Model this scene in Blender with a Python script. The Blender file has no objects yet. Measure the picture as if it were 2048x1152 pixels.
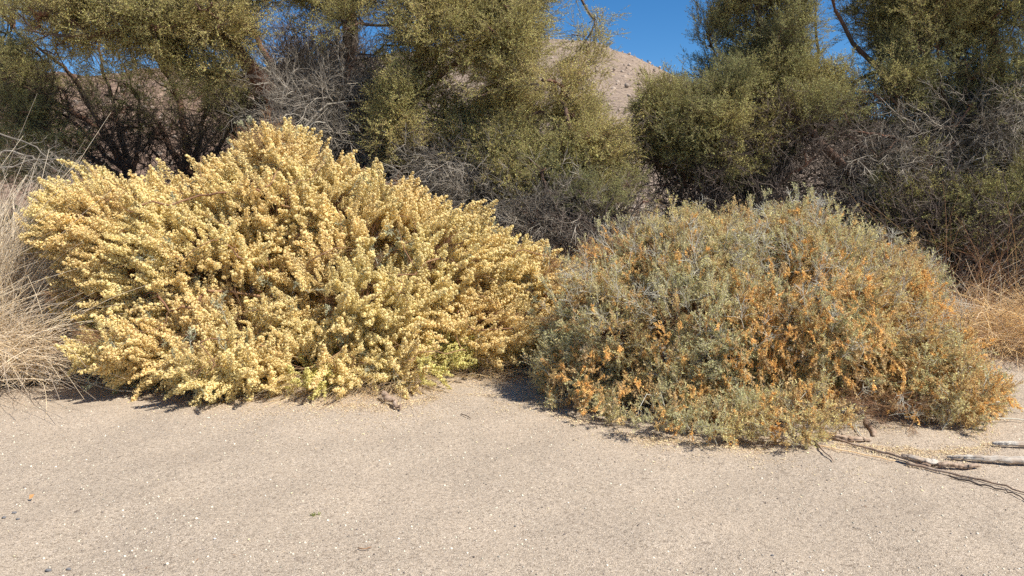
import bpy, math
import numpy as np
from mathutils import Vector, Matrix, Euler

rs = np.random.RandomState(7)
sc = bpy.context.scene
COL = sc.collection

# ------------------------------------------------------------------ camera, world, sun, exposure
F = 1518.0                       # focal length in pixels of the 2048 wide photograph
PITCH = math.radians(6.6)
CAMZ = 1.6
cd = bpy.data.cameras.new('camera'); cam = bpy.data.objects.new('camera', cd); COL.objects.link(cam)
cd.sensor_width = 36; cd.lens = 36 * F / 2048; cd.clip_end = 5000; cd.clip_start = .05
cam.location = (0, 0, CAMZ); cam.rotation_euler = (math.pi / 2 - PITCH, 0, 0)
sc.camera = cam
SUN_EL, SUN_AZ = math.radians(52), math.radians(120)     # azimuth clockwise from +Y: from the right
w = bpy.data.worlds.new('World'); sc.world = w; w.use_nodes = True
nt = w.node_tree; bg = nt.nodes['Background']
sky = nt.nodes.new('ShaderNodeTexSky'); sky.sky_type = 'NISHITA'; sky.sun_disc = False
sky.sun_elevation = SUN_EL; sky.sun_rotation = SUN_AZ; sky.altitude = 2000; sky.air_density = 1.0; sky.dust_density = 0; sky.ozone_density = 4.0
shs = nt.nodes.new('ShaderNodeHueSaturation'); shs.inputs['Saturation'].default_value = 1.28
nt.links.new(sky.outputs[0], shs.inputs['Color']); nt.links.new(shs.outputs[0], bg.inputs[0]); bg.inputs[1].default_value = .09
sd = bpy.data.lights.new('sun', 'SUN'); sun = bpy.data.objects.new('sun', sd); COL.objects.link(sun)
sd.energy = 5.0; sd.angle = math.radians(.53); sd.color = (1, .95, .87)
dsun = Vector((math.sin(SUN_AZ) * math.cos(SUN_EL), math.cos(SUN_AZ) * math.cos(SUN_EL), math.sin(SUN_EL)))
sun.rotation_euler = dsun.to_track_quat('Z', 'Y').to_euler(); sun.location = (8, -8, 12)
sc.view_settings.view_transform = 'Standard'; sc.view_settings.look = 'None'
sc.view_settings.gamma = 1; sc.view_settings.use_curve_mapping = False
sc.view_settings.exposure = .57
sc.cycles.max_bounces = 6; sc.cycles.diffuse_bounces = 4; sc.cycles.transmission_bounces = 4
sc.cycles.use_denoising = False

# ------------------------------------------------------------------ helpers
CP, SP = math.cos(PITCH), math.sin(PITCH)
def P(px, py, Y):
    """point of the place seen at photo pixel (px, py), Y metres in front of the camera"""
    a, b = (px - 1024) / F, -(py - 576) / F
    dy, dz = CP + b * SP, -SP + b * CP
    t = Y / dy
    return np.array([a * t, Y, CAMZ + dz * t])
def G(px, py, z=0.0):
    """ground point under photo pixel"""
    a, b = (px - 1024) / F, -(py - 576) / F
    dy, dz = CP + b * SP, -SP + b * CP
    t = (z - CAMZ) / dz
    return np.array([a * t, dy * t, z])
def project(X):
    X = np.atleast_2d(X); y, z = X[:, 1], X[:, 2] - CAMZ
    d = y * CP - z * SP; u = y * SP + z * CP
    return 1024 + F * X[:, 0] / d, 576 - F * u / d, d
def _h(i, j, k, s):
    n = (i * 73856093) ^ (j * 19349663) ^ (k * 83492791) ^ (s * 2654435)
    n = (n ^ (n >> 13)) * 1274126177 & 0x7fffffff
    n = (n ^ (n >> 11)) * 668265263 & 0x7fffffff
    return (n & 0xffff) / 32767.5 - 1
def vn(X, sc_=1.0, s=0, octv=1):
    out = 0; amp = 1
    X = np.asarray(X, float) / sc_
    for o in range(octv):
        I = np.floor(X).astype(np.int64); f = X - I; f = f * f * (3 - 2 * f)
        v = 0
        for a in (0, 1):
            for b in (0, 1):
                for c in (0, 1):
                    wt = (f[:, 0] if a else 1 - f[:, 0]) * (f[:, 1] if b else 1 - f[:, 1]) * (f[:, 2] if c else 1 - f[:, 2])
                    v = v + wt * _h(I[:, 0] + a, I[:, 1] + b, I[:, 2] + c, s + o)
        out = out + amp * v; amp *= .5; X = X * 2.03 + 11.7
    return out
def unit(v):
    v = np.asarray(v, float)
    return v / (np.linalg.norm(v, axis=-1, keepdims=True) + 1e-9)
def rdir(n):
    return unit(rs.normal(size=(n, 3)))
def ground_z(x, y):
    X = np.stack([np.atleast_1d(x) * 1.0, np.atleast_1d(y) * 1.0, np.zeros(np.size(x))], 1)
    z = .016 * vn(X, .4, 3, 3) + .03 * vn(X, 2.2, 5)
    z = z + .05 * np.clip(1 + 0 * X[:, 0], 0, 1) * np.clip((X[:, 1] - 6) / 3, 0, 1)
    far = np.clip((X[:, 1] - 18) / 60, 0, 1); z = z + far * 2.5 + far * .6 * vn(X, 9, 6, 2)
    return z

# materials
def mat(name, base, var=.25, hue=.02, trans=0.0, rough=.85, noise=None, bump=None, col2=None, spec=.2, objrand=.3, attr=True):
    """base colour varied per piece (tint attribute), per instance, and optionally by a noise towards col2"""
    m = bpy.data.materials.new(name); m.use_nodes = True; n = m.node_tree; N = n.nodes; L = n.links
    b = N['Principled BSDF']; out = N['Material Output']
    b.inputs['Roughness'].default_value = rough; b.inputs['Specular IOR Level'].default_value = spec
    c = N.new('ShaderNodeRGB'); c.outputs[0].default_value = (*base, 1); cur = c.outputs[0]
    tint = None
    if attr:
        at = N.new('ShaderNodeAttribute'); at.attribute_name = 'tint'; tint = at.outputs['Fac']
    oi = N.new('ShaderNodeObjectInfo')
    if col2 is not None:
        mx = N.new('ShaderNodeMix'); mx.data_type = 'RGBA'
        L.new(cur, mx.inputs[6]); mx.inputs[7].default_value = (*col2, 1)
        if noise:
            t = N.new('ShaderNodeTexNoise'); t.inputs['Scale'].default_value = noise; t.inputs['Detail'].default_value = 4
            g = N.new('ShaderNodeNewGeometry'); L.new(g.outputs['Position'], t.inputs['Vector'])
            r = N.new('ShaderNodeMapRange'); r.inputs[1].default_value = .4; r.inputs[2].default_value = .6
            L.new(t.outputs['Fac'], r.inputs[0]); L.new(r.outputs[0], mx.inputs[0])
        else:
            L.new(oi.outputs['Random'], mx.inputs[0])
        cur = mx.outputs[2]
    hs = N.new('ShaderNodeHueSaturation'); L.new(cur, hs.inputs['Color'])
    ad = N.new('ShaderNodeMath'); ad.operation = 'MULTIPLY_ADD'
    L.new(oi.outputs['Random'], ad.inputs[0]); ad.inputs[1].default_value = 2 * objrand * var; ad.inputs[2].default_value = 1 - objrand * var
    cv = ad.outputs[0]
    if tint is not None:
        a2 = N.new('ShaderNodeMath'); a2.operation = 'MULTIPLY_ADD'; L.new(tint, a2.inputs[0]); a2.inputs[1].default_value = 2 * var; a2.inputs[2].default_value = 1 - var
        m3 = N.new('ShaderNodeMath'); m3.operation = 'MULTIPLY'; L.new(a2.outputs[0], m3.inputs[0]); L.new(cv, m3.inputs[1]); cv = m3.outputs[0]
        a4 = N.new('ShaderNodeMath'); a4.operation = 'MULTIPLY_ADD'; L.new(tint, a4.inputs[0]); a4.inputs[1].default_value = 2 * hue; a4.inputs[2].default_value = .5 - hue
        L.new(a4.outputs[0], hs.inputs['Hue'])
    L.new(cv, hs.inputs['Value'])
    L.new(hs.outputs[0], b.inputs['Base Color'])
    if bump:
        t = N.new('ShaderNodeTexNoise'); t.inputs['Scale'].default_value = bump[0]; t.inputs['Detail'].default_value = 5
        tc = N.new('ShaderNodeTexCoord'); L.new(tc.outputs['Object'], t.inputs['Vector'])
        if len(bump) > 2:
            mp = N.new('ShaderNodeMapping'); mp.inputs['Scale'].default_value = bump[2]; L.new(tc.outputs['Object'], mp.inputs[0]); L.new(mp.outputs[0], t.inputs['Vector'])
        bn = N.new('ShaderNodeBump'); bn.inputs['Distance'].default_value = bump[1]; bn.inputs['Strength'].default_value = 1
        L.new(t.outputs['Fac'], bn.inputs['Height']); L.new(bn.outputs[0], b.inputs['Normal'])
    if trans:
        tr = N.new('ShaderNodeBsdfTranslucent'); L.new(hs.outputs[0], tr.inputs[0])
        ms = N.new('ShaderNodeMixShader'); ms.inputs[0].default_value = trans
        L.new(b.outputs[0], ms.inputs[1]); L.new(tr.outputs[0], ms.inputs[2]); L.new(ms.outputs[0], out.inputs[0])
    return m

M = {}
M['bark'] = mat('bark', (.105, .08, .062), .3, .01, bump=(60, .01, (1, 1, .25)), col2=(.19, .10, .065), noise=2.2, objrand=.1)
M['twig_dark'] = mat('twig_dark', (.13, .10, .08), .4, .01)
M['twig_grey'] = mat('twig_grey', (.27, .232, .185), .55, .01, objrand=.8)
M['twig_brown'] = mat('twig_brown', (.30, .17, .09), .4, .02)
M['leaf_olive'] = mat('leaf_olive', (.50, .435, .175), .4, .035, trans=.25, col2=(.62, .50, .20), noise=.9)
M['leaf_green'] = mat('leaf_green', (.30, .29, .125), .4, .035, trans=.25, col2=(.50, .425, .17), noise=.9)
M['leaf_silver'] = mat('leaf_silver', (.61, .565, .31), .3, .03, trans=.37, col2=(.74, .605, .29), noise=1.6)
M['leaf_sage'] = mat('leaf_sage', (.44, .43, .27), .3, .03, trans=.25)
M['seed_yellow'] = mat('seed_yellow', (.95, .765, .38), .14, .009, trans=.4, col2=(.94, .80, .40), noise=1.3, objrand=.5)
M['seed_lime'] = mat('seed_lime', (.80, .72, .28), .14, .02, trans=.35)
M['seed_orange'] = mat('seed_orange', (.93, .62, .24), .22, .015, trans=.35, objrand=.6)
M['straw'] = mat('straw', (.98, .86, .68), .25, .010, trans=.45)
M['straw_red'] = mat('straw_red', (.94, .75, .48), .3, .015, trans=.4)
M['twig_pale'] = mat('twig_pale', (.52, .49, .40), .25, .01)
M['driftwood'] = mat('driftwood', (.62, .56, .47), .1, 0, bump=(40, .012, (.12, 3, 3)), col2=(.42, .33, .25), noise=9)
M['driftwood_brown'] = mat('driftwood_brown', (.32, .22, .15), .1, 0, bump=(40, .01, (.12, 3, 3)), col2=(.45, .34, .25), noise=12)
M['litter'] = mat('litter', (.80, .66, .40), .25, .02, trans=.2)
M['grain'] = mat('grain', (.47, .41, .33), .55, .03, objrand=1.0)
M['stone_dark'] = mat('stone_dark', (.17, .165, .165), .1, 0, attr=False, bump=(90, .003))
M['stone_white'] = mat('stone_white', (.75, .72, .66), .1, 0, attr=False, bump=(90, .003))
M['leaf_dry'] = mat('leaf_dry', (.62, .34, .14), .1, 0, attr=False, trans=.2)
M['weed'] = mat('weed', (.24, .26, .07), .2, .02, trans=.3)
M['rock'] = mat('rock', (.34, .27, .21), .35, .02, attr=False, objrand=.9)
M['scrub'] = mat('scrub', (.17, .14, .09), .3, .02, objrand=.8)

# mesh builders
def mesh_obj(name, V, faces, m, parent=None, tint=None, smooth=False, link=True, kind=None):
    """V (n,3) world coordinates; faces: (m,3) or (m,4) int array or list of those"""
    me = bpy.data.meshes.new(name)
    fl = faces if isinstance(faces, list) else [faces]
    fl = [np.asarray(f, np.int32) for f in fl if len(f)]
    V = np.asarray(V, np.float32)
    loc = np.array(parent.location) if parent is not None else np.zeros(3)
    me.vertices.add(len(V)); me.vertices.foreach_set('co', (V - loc).astype(np.float32).ravel())
    loops = np.concatenate([f.ravel() for f in fl]); tot = np.concatenate([np.full(len(f), f.shape[1], np.int32) for f in fl])
    st = np.concatenate([[0], np.cumsum(tot)[:-1]]).astype(np.int32)
    me.loops.add(len(loops)); me.loops.foreach_set('vertex_index', loops)
    me.polygons.add(len(tot)); me.polygons.foreach_set('loop_start', st); me.polygons.foreach_set('loop_total', tot)
    me.update(calc_edges=True)
    if smooth: me.polygons.foreach_set('use_smooth', np.ones(len(tot), bool))
    if tint is not None:
        a = me.attributes.new('tint', 'FLOAT', 'POINT'); a.data.foreach_set('value', np.asarray(tint, np.float32))
    me.materials.append(m)
    o = bpy.data.objects.new(name, me)
    if link: COL.objects.link(o)
    if parent is not None: o.parent = parent
    if kind: o['kind'] = kind
    return o
def thing(name, label, cat, loc, group=None):
    o = bpy.data.objects.new(name, None); COL.objects.link(o); o.empty_display_size = .1
    o.location = [float(v) for v in loc]; o['label'] = label; o['category'] = cat
    if group: o['group'] = group
    return o
def tag(o, label, cat, group=None):
    o['label'] = label; o['category'] = cat
    if group: o['group'] = group
    return o
class Acc:
    def __init__(s): s.V = []; s.T = []; s.Q = []; s.t = []; s.n = 0
    def add(s, V, T=None, Q=None, t=.5):
        V = np.asarray(V, float); s.V.append(V)
        if T is not None and len(T): s.T.append(np.asarray(T) + s.n)
        if Q is not None and len(Q): s.Q.append(np.asarray(Q) + s.n)
        s.t.append(np.full(len(V), t) if np.isscalar(t) else np.asarray(t)); s.n += len(V)
    def obj(s, name, m, parent=None, **k):
        f = []
        if s.T: f.append(np.concatenate(s.T))
        if s.Q: f.append(np.concatenate(s.Q))
        return mesh_obj(name, np.concatenate(s.V), f, m, parent, np.concatenate(s.t), **k)
def frames(D):
    D = unit(D); ref = np.tile([.31, .17, .93], (len(D), 1)); bad = np.abs((D * ref).sum(1)) > .95; ref[bad] = [.9, -.3, .1]
    A = unit(np.cross(ref, D)); B = np.cross(D, A); return A, B
def tubes(paths, radii, sides=3):
    """paths (k,n,3) all of the same length, radii (k,n) -> V, Q, per-vertex path id"""
    paths = np.asarray(paths, float); k, n, _ = paths.shape
    D = np.gradient(paths, axis=1).reshape(-1, 3)
    mean = unit(paths[:, -1] - paths[:, 0] + 1e-4); A, B = frames(mean)
    A = np.repeat(A, n, 0); D = unit(D); A = unit(A - D * (A * D).sum(1, keepdims=True)); B = np.cross(D, A)
    a = np.arange(sides) * 2 * np.pi / sides
    r = np.asarray(radii).reshape(-1, 1, 1)
    V = paths.reshape(-1, 1, 3) + r * (A[:, None] * np.cos(a)[None, :, None] + B[:, None] * np.sin(a)[None, :, None])
    V = V.reshape(-1, 3)
    base = (np.arange(k)[:, None] * n + np.arange(n - 1)[None]).reshape(-1, 1) * sides
    j = np.arange(sides)[None]; jn = (j + 1) % sides
    Q = np.stack([base + j, base + jn, base + sides + jn, base + sides + j], -1).reshape(-1, 4)
    return V, Q, np.repeat(np.arange(k), n * sides)
def spline(pts, n):
    pts = np.asarray(pts, float)
    if len(pts) == 2: return pts[0] + (pts[1] - pts[0]) * np.linspace(0, 1, n)[:, None]
    E = np.vstack([2 * pts[0] - pts[1], pts, 2 * pts[-1] - pts[-2]])
    t = np.linspace(0, len(pts) - 1 - 1e-6, n); i = t.astype(int); u = (t - i)[:, None]
    p0, p1, p2, p3 = E[i], E[i + 1], E[i + 2], E[i + 3]
    return .5 * (2 * p1 + (p2 - p0) * u + (2 * p0 - 5 * p1 + 4 * p2 - p3) * u ** 2 + (3 * p1 - p0 - 3 * p2 + p3) * u ** 3)
def euler_from(D, roll=None):
    """Euler XYZ so that local Z points along D"""
    A, B = frames(D); D = unit(D)
    if roll is None: roll = rs.uniform(0, 2 * np.pi, len(D))
    c, s = np.cos(roll)[:, None], np.sin(roll)[:, None]
    X = A * c + B * s; Yv = -A * s + B * c
    ry = -np.arcsin(np.clip(X[:, 2], -1, 1)); rx = np.arctan2(Yv[:, 2], D[:, 2]); rz = np.arctan2(X[:, 1], X[:, 0])
    return np.stack([rx, ry, rz], 1)
def scatter(name, pts, eul, scl, sources, parent=None, kind='stuff', idx=None):
    """many small pieces that nobody could count: instances of the source shapes on points"""
    me = bpy.data.meshes.new(name); pts = np.asarray(pts, float)
    loc = np.array(parent.location) if parent is not None else np.zeros(3)
    n = len(pts); me.vertices.add(n); me.vertices.foreach_set('co', (pts - loc).astype(np.float32).ravel())
    a = me.attributes.new('rot', 'FLOAT_VECTOR', 'POINT'); a.data.foreach_set('vector', np.asarray(eul, np.float32).ravel())
    a = me.attributes.new('scl', 'FLOAT', 'POINT'); a.data.foreach_set('value', (np.ones(n) * scl).astype(np.float32))
    if idx is None: idx = rs.randint(0, len(sources), n)
    a = me.attributes.new('idx', 'INT', 'POINT'); a.data.foreach_set('value', np.asarray(idx, np.int32))
    o = bpy.data.objects.new(name, me); COL.objects.link(o)
    if parent is not None: o.parent = parent
    o['kind'] = kind
    g = bpy.data.node_groups.new(name, 'GeometryNodeTree')
    g.interface.new_socket('Geometry', in_out='INPUT', socket_type='NodeSocketGeometry')
    g.interface.new_socket('Geometry', in_out='OUTPUT', socket_type='NodeSocketGeometry')
    N, L = g.nodes, g.links
    gi = N.new('NodeGroupInput'); go = N.new('NodeGroupOutput'); ip = N.new('GeometryNodeInstanceOnPoints'); j = N.new('GeometryNodeJoinGeometry')
    for s in reversed(sources):
        oi = N.new('GeometryNodeObjectInfo'); oi.inputs['Object'].default_value = s; oi.inputs['As Instance'].default_value = True
        L.new(oi.outputs['Geometry'], j.inputs[0])
    def at(nm, ty):
        x = N.new('GeometryNodeInputNamedAttribute'); x.data_type = ty; x.inputs['Name'].default_value = nm; return x.outputs[0]
    L.new(gi.outputs[0], ip.inputs['Points']); L.new(j.outputs[0], ip.inputs['Instance']); ip.inputs['Pick Instance'].default_value = True
    L.new(at('idx', 'INT'), ip.inputs['Instance Index']); L.new(at('rot', 'FLOAT_VECTOR'), ip.inputs['Rotation']); L.new(at('scl', 'FLOAT'), ip.inputs['Scale'])
    L.new(ip.outputs[0], go.inputs[0])
    md = o.modifiers.new('scatter', 'NODES'); md.node_group = g
    return o

# ------------------------------------------------------------------ small source shapes
def leaves(acc, C, D, N_, ln, wd, t):
    """narrow diamond leaves folded a little along the midrib; 2 triangles each"""
    D = unit(D); S = unit(np.cross(D, N_)); U = np.cross(S, D)
    ln = np.asarray(ln).reshape(-1, 1); wd = np.asarray(wd).reshape(-1, 1)
    a = C; b = C + D * ln * .5 + S * wd * .5 + U * wd * .2; c = C + D * ln; d = C + D * ln * .5 - S * wd * .5 + U * wd * .2
    k = len(C); V = np.stack([a, b, c, d], 1).reshape(-1, 3); i = np.arange(k)[:, None] * 4
    T = np.concatenate([i + [[0, 1, 2]], i + [[0, 2, 3]]])
    acc.add(V, T=T, t=np.repeat(t, 4))
def branching(L, nsub, spread, wob, seglen=5, r=.0012, up=.0):
    """stem with side stems; returns list of (path) arrays of equal length"""
    paths = []; main = np.zeros((seglen, 3)); main[:, 2] = np.linspace(0, L, seglen)
    main[1:, :2] += np.cumsum(rs.normal(0, wob * L, (seglen - 1, 2)), 0); paths.append(main)
    for k in range(nsub):
        u = rs.uniform(.08, .85); i = min(int(u * (seglen - 1)), seglen - 2); f = u * (seglen - 1) - i
        p = main[i] * (1 - f) + main[i + 1] * f; az = rs.uniform(0, 6.28); sp = spread * rs.uniform(.7, 1.3)
        d = np.array([math.sin(sp) * math.cos(az), math.sin(sp) * math.sin(az), math.cos(sp)])
        l = L * (1 - u * .75) * rs.uniform(.35, .75); s = p + d * np.linspace(0, l, seglen)[:, None]
        s[1:] += np.cumsum(rs.normal(0, wob * l, (seglen - 1, 3)), 0); s[:, 2] += up * np.linspace(0, 1, seglen) ** 2 * l
        paths.append(s)
    return np.array(paths)
def on_paths(paths, per):
    k, n, _ = paths.shape; j = np.repeat(np.arange(k), per); u = rs.uniform(.12, 1, len(j)) * (n - 1 - 1e-6); i = u.astype(int); f = (u - i)[:, None]
    C = paths[j, i] * (1 - f) + paths[j, i + 1] * f; T = unit(paths[j, i + 1] - paths[j, i]); return C, T
def two_mat(acc_a, ma, acc_b, mb, name):
    A, B = acc_a, acc_b; V = np.concatenate(A.V + B.V); fa = []
    o = None
    TA = np.concatenate(A.T) if A.T else np.zeros((0, 3), int); QA = np.concatenate(A.Q) if A.Q else np.zeros((0, 4), int)
    TB = np.concatenate(B.T) + A.n if B.T else np.zeros((0, 3), int); QB = np.concatenate(B.Q) + A.n if B.Q else np.zeros((0, 4), int)
    o = mesh_obj(name, V, [f for f in (TA, QA, TB, QB) if len(f)], ma, None, np.concatenate(A.t + B.t), link=False)
    o.data.materials.append(mb)
    mi = np.zeros(len(o.data.polygons), np.int32); mi[len(TA) + len(QA):] = 1; o.data.polygons.foreach_set('material_index', mi)
    return o
def leafy_twig(name, L, nsub, per, ln, wd, leafmat, stemmat, spread=.6, ang=.9, r=.0018, up=.2, fruit=None):
    a = Acc(); b = Acc()
    paths = branching(L, nsub, spread, .05, up=up)
    rr = np.linspace(r, r * .35, paths.shape[1])[None] * np.linspace(1, .6, len(paths))[:, None]
    V, Q, _ = tubes(paths, rr); b.add(V, Q=Q, t=rs.uniform(.2, .8))
    C, T = on_paths(paths, per); k = len(C)
    D = unit(T * math.cos(ang) + rdir(k) * math.sin(ang) * 1.1); leaves(a, C, D, unit(rdir(k) + .5), ln * rs.uniform(.6, 1.3, k), wd * rs.uniform(.7, 1.3, k), rs.uniform(0, 1, k))
    return two_mat(a, leafmat, b, stemmat, name)
def bare_twig(name, L, nsub, m, r=.003, spread=.6, wob=.05):
    a = Acc(); paths = branching(L, nsub, spread, wob)
    sub = []
    for p in paths[: nsub]:
        for q in range(2):
            i = rs.randint(1, len(p) - 1); d = unit(unit(p[i] - p[i - 1]) + rdir(1)[0] * .8); l = L * rs.uniform(.12, .3)
            s = p[i] + d * np.linspace(0, l, 5)[:, None]; s[1:] += np.cumsum(rs.normal(0, wob * l, (4, 3)), 0); sub.append(s)
    rr = np.concatenate([np.linspace(r, r * .35, 5)[None] * np.array([1] + [.65] * nsub)[:, None], np.linspace(r * .5, r * .25, 5)[None].repeat(len(sub), 0)])
    V, Q, pid = tubes(np.concatenate([paths, sub]), rr); a.add(V, Q=Q, t=rs.uniform(0, 1, pid.max() + 1)[pid])
    return a.obj(name, m, link=False)
def seed_spike(name, L, R, m, knobs, per, fs=.0118, bend=.2):
    """spike of papery winged seeds in knobs round a bent stalk"""
    a = Acc(); u = (np.arange(knobs) + rs.uniform(-.3, .3, knobs)) / knobs; ga = np.arange(knobs) * 2.4 + rs.uniform(-.5, .5, knobs)
    prof = (.45 + .65 * np.sin(np.pi * np.clip(u * .75 + .25, 0, 1))) * R * rs.uniform(.75, 1.2, knobs)
    ax = np.stack([bend * L * u ** 2, 0 * u, L * u], 1)
    kc = ax + np.stack([np.cos(ga) * prof * .55, np.sin(ga) * prof * .55, 0 * u], 1)
    k = knobs * per; d = rdir(k); kr = np.repeat(prof * rs.uniform(.45, .75, knobs), per)
    C = np.repeat(kc, per, 0) + d * kr[:, None] * rs.uniform(.75, 1.05, (k, 1))
    n1 = unit(d + rdir(k) * .6); A, B = frames(n1); s = fs * rs.uniform(.7, 1.25, k)[:, None]
    # each seed: a bulged four-cornered scale facing outward, with a raised middle
    V = np.stack([C + A * s * .6, C + B * s * .6, C - A * s * .6, C - B * s * .6, C + n1 * s * .45], 1).reshape(-1, 3); i = np.arange(k)[:, None] * 5
    T = np.concatenate([i + [[0, 1, 4]], i + [[1, 2, 4]], i + [[2, 3, 4]], i + [[3, 0, 4]]])
    a.add(V, T=T, t=np.repeat(rs.uniform(0, 1, k), 5))
    stalk = np.stack([bend * L * np.linspace(-.0, 1, 5) ** 2, 0 * np.ones(5), np.linspace(-.25 * L, L, 5)], 1)[None]
    stalk[0, 0, 0] = 0
    V, Q, _ = tubes(stalk, np.full((1, 5), .003)); a.add(V, Q=Q, t=.1)
    return a.obj(name, m, link=False)
def tassel(name, L, m, n=85):
    """hanging bunch of small dried bracts"""
    a = Acc(); paths = branching(L, 4, .4, .05, up=0)
    C, T = on_paths(paths, n // 5 + 2); k = len(C); D = unit(T * .3 + rdir(k) * .9 + np.array([0, 0, .1]))
    leaves(a, C, D, rdir(k), .012 * rs.uniform(.7, 1.3, k), .0065 * rs.uniform(.7, 1.3, k), rs.uniform(0, 1, k))
    V, Q, _ = tubes(paths, np.full(paths.shape[:2], .0013)); a.add(V, Q=Q, t=.2)
    return a.obj(name, m, link=False)
def lump(name, m, s=(1, 1, .7), seed=0, amp=.25, link=False, parent=None, sub=1, loc=None, size=1.0, angular=False):
    import bmesh
    bm = bmesh.new(); bmesh.ops.create_icosphere(bm, subdivisions=sub, radius=.5)
    V = np.array([v.co[:] for v in bm.verts]); Fc = np.array([[v.index for v in f.verts] for f in bm.faces]); bm.free()
    V = V * (1 + amp * vn(V * 1.0 + seed * 7.3, .45, seed, 2))[:, None] * np.array(s) * size
    if loc is not None: V = V + np.asarray(loc)
    return mesh_obj(name, V, Fc, m, parent, smooth=not angular, link=link)

tw_olive = [leafy_twig('olive_sprig', .44, 10, 19, .0195, .0078, M['leaf_olive'], M['twig_dark'], up=.3) for _ in range(5)]
tw_green = [leafy_twig('green_sprig', .44, 10, 19, .0195, .0078, M['leaf_green'], M['twig_dark'], up=.3) for _ in range(5)]
tw_silver = [leafy_twig('silver_sprig', .17, 6, 18, .017, .0052, M['leaf_silver'], M['twig_pale'], ang=.8, up=.3) for _ in range(6)]
tw_sage = [leafy_twig('sage_sprig', .17, 5, 17, .022, .006, M['leaf_sage'], M['twig_pale'], ang=.7) for _ in range(4)]
tw_grey = [bare_twig('grey_twig', .85, 7, M['twig_grey'], .0062, .75, .065) for _ in range(5)]
tw_dark = [bare_twig('dark_twig', .8, 7, M['twig_dark'], .0065, .7, .06) for _ in range(4)]
tw_brown = [bare_twig('brown_twig', .35, 7, M['twig_brown'], .0025, .5, .04) for _ in range(4)]
tw_pale = [bare_twig('pale_twig', .3, 8, M['twig_pale'], .003, .8, .05) for _ in range(4)]
spikes = [seed_spike('seed_spike', rs.uniform(.20, .32), rs.uniform(.027, .036), M['seed_yellow'], rs.randint(18, 25), 17, bend=rs.uniform(0, .35)) for _ in range(8)]
limes = [seed_spike('lime_spike', rs.uniform(.13, .2), .023, M['seed_lime'], 14, 10) for _ in range(3)]
tassels = [tassel('seed_tassel', rs.uniform(.10, .16), M['seed_orange']) for _ in range(6)]

M['seed_tan'] = mat('seed_tan', (.80, .61, .32), .25, .015, trans=.35, objrand=.6)
M['leaf_tan'] = mat('leaf_tan', (.74, .54, .25), .25, .02, trans=.35, objrand=.5)
tassels_tan = [tassel('tan_tassel', rs.uniform(.09, .14), M['seed_tan']) for _ in range(4)]
tw_tan = [leafy_twig('tan_sprig', .17, 6, 18, .015, .005, M['leaf_tan'], M['twig_brown'], ang=.8, up=.2) for _ in range(3)]
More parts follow.
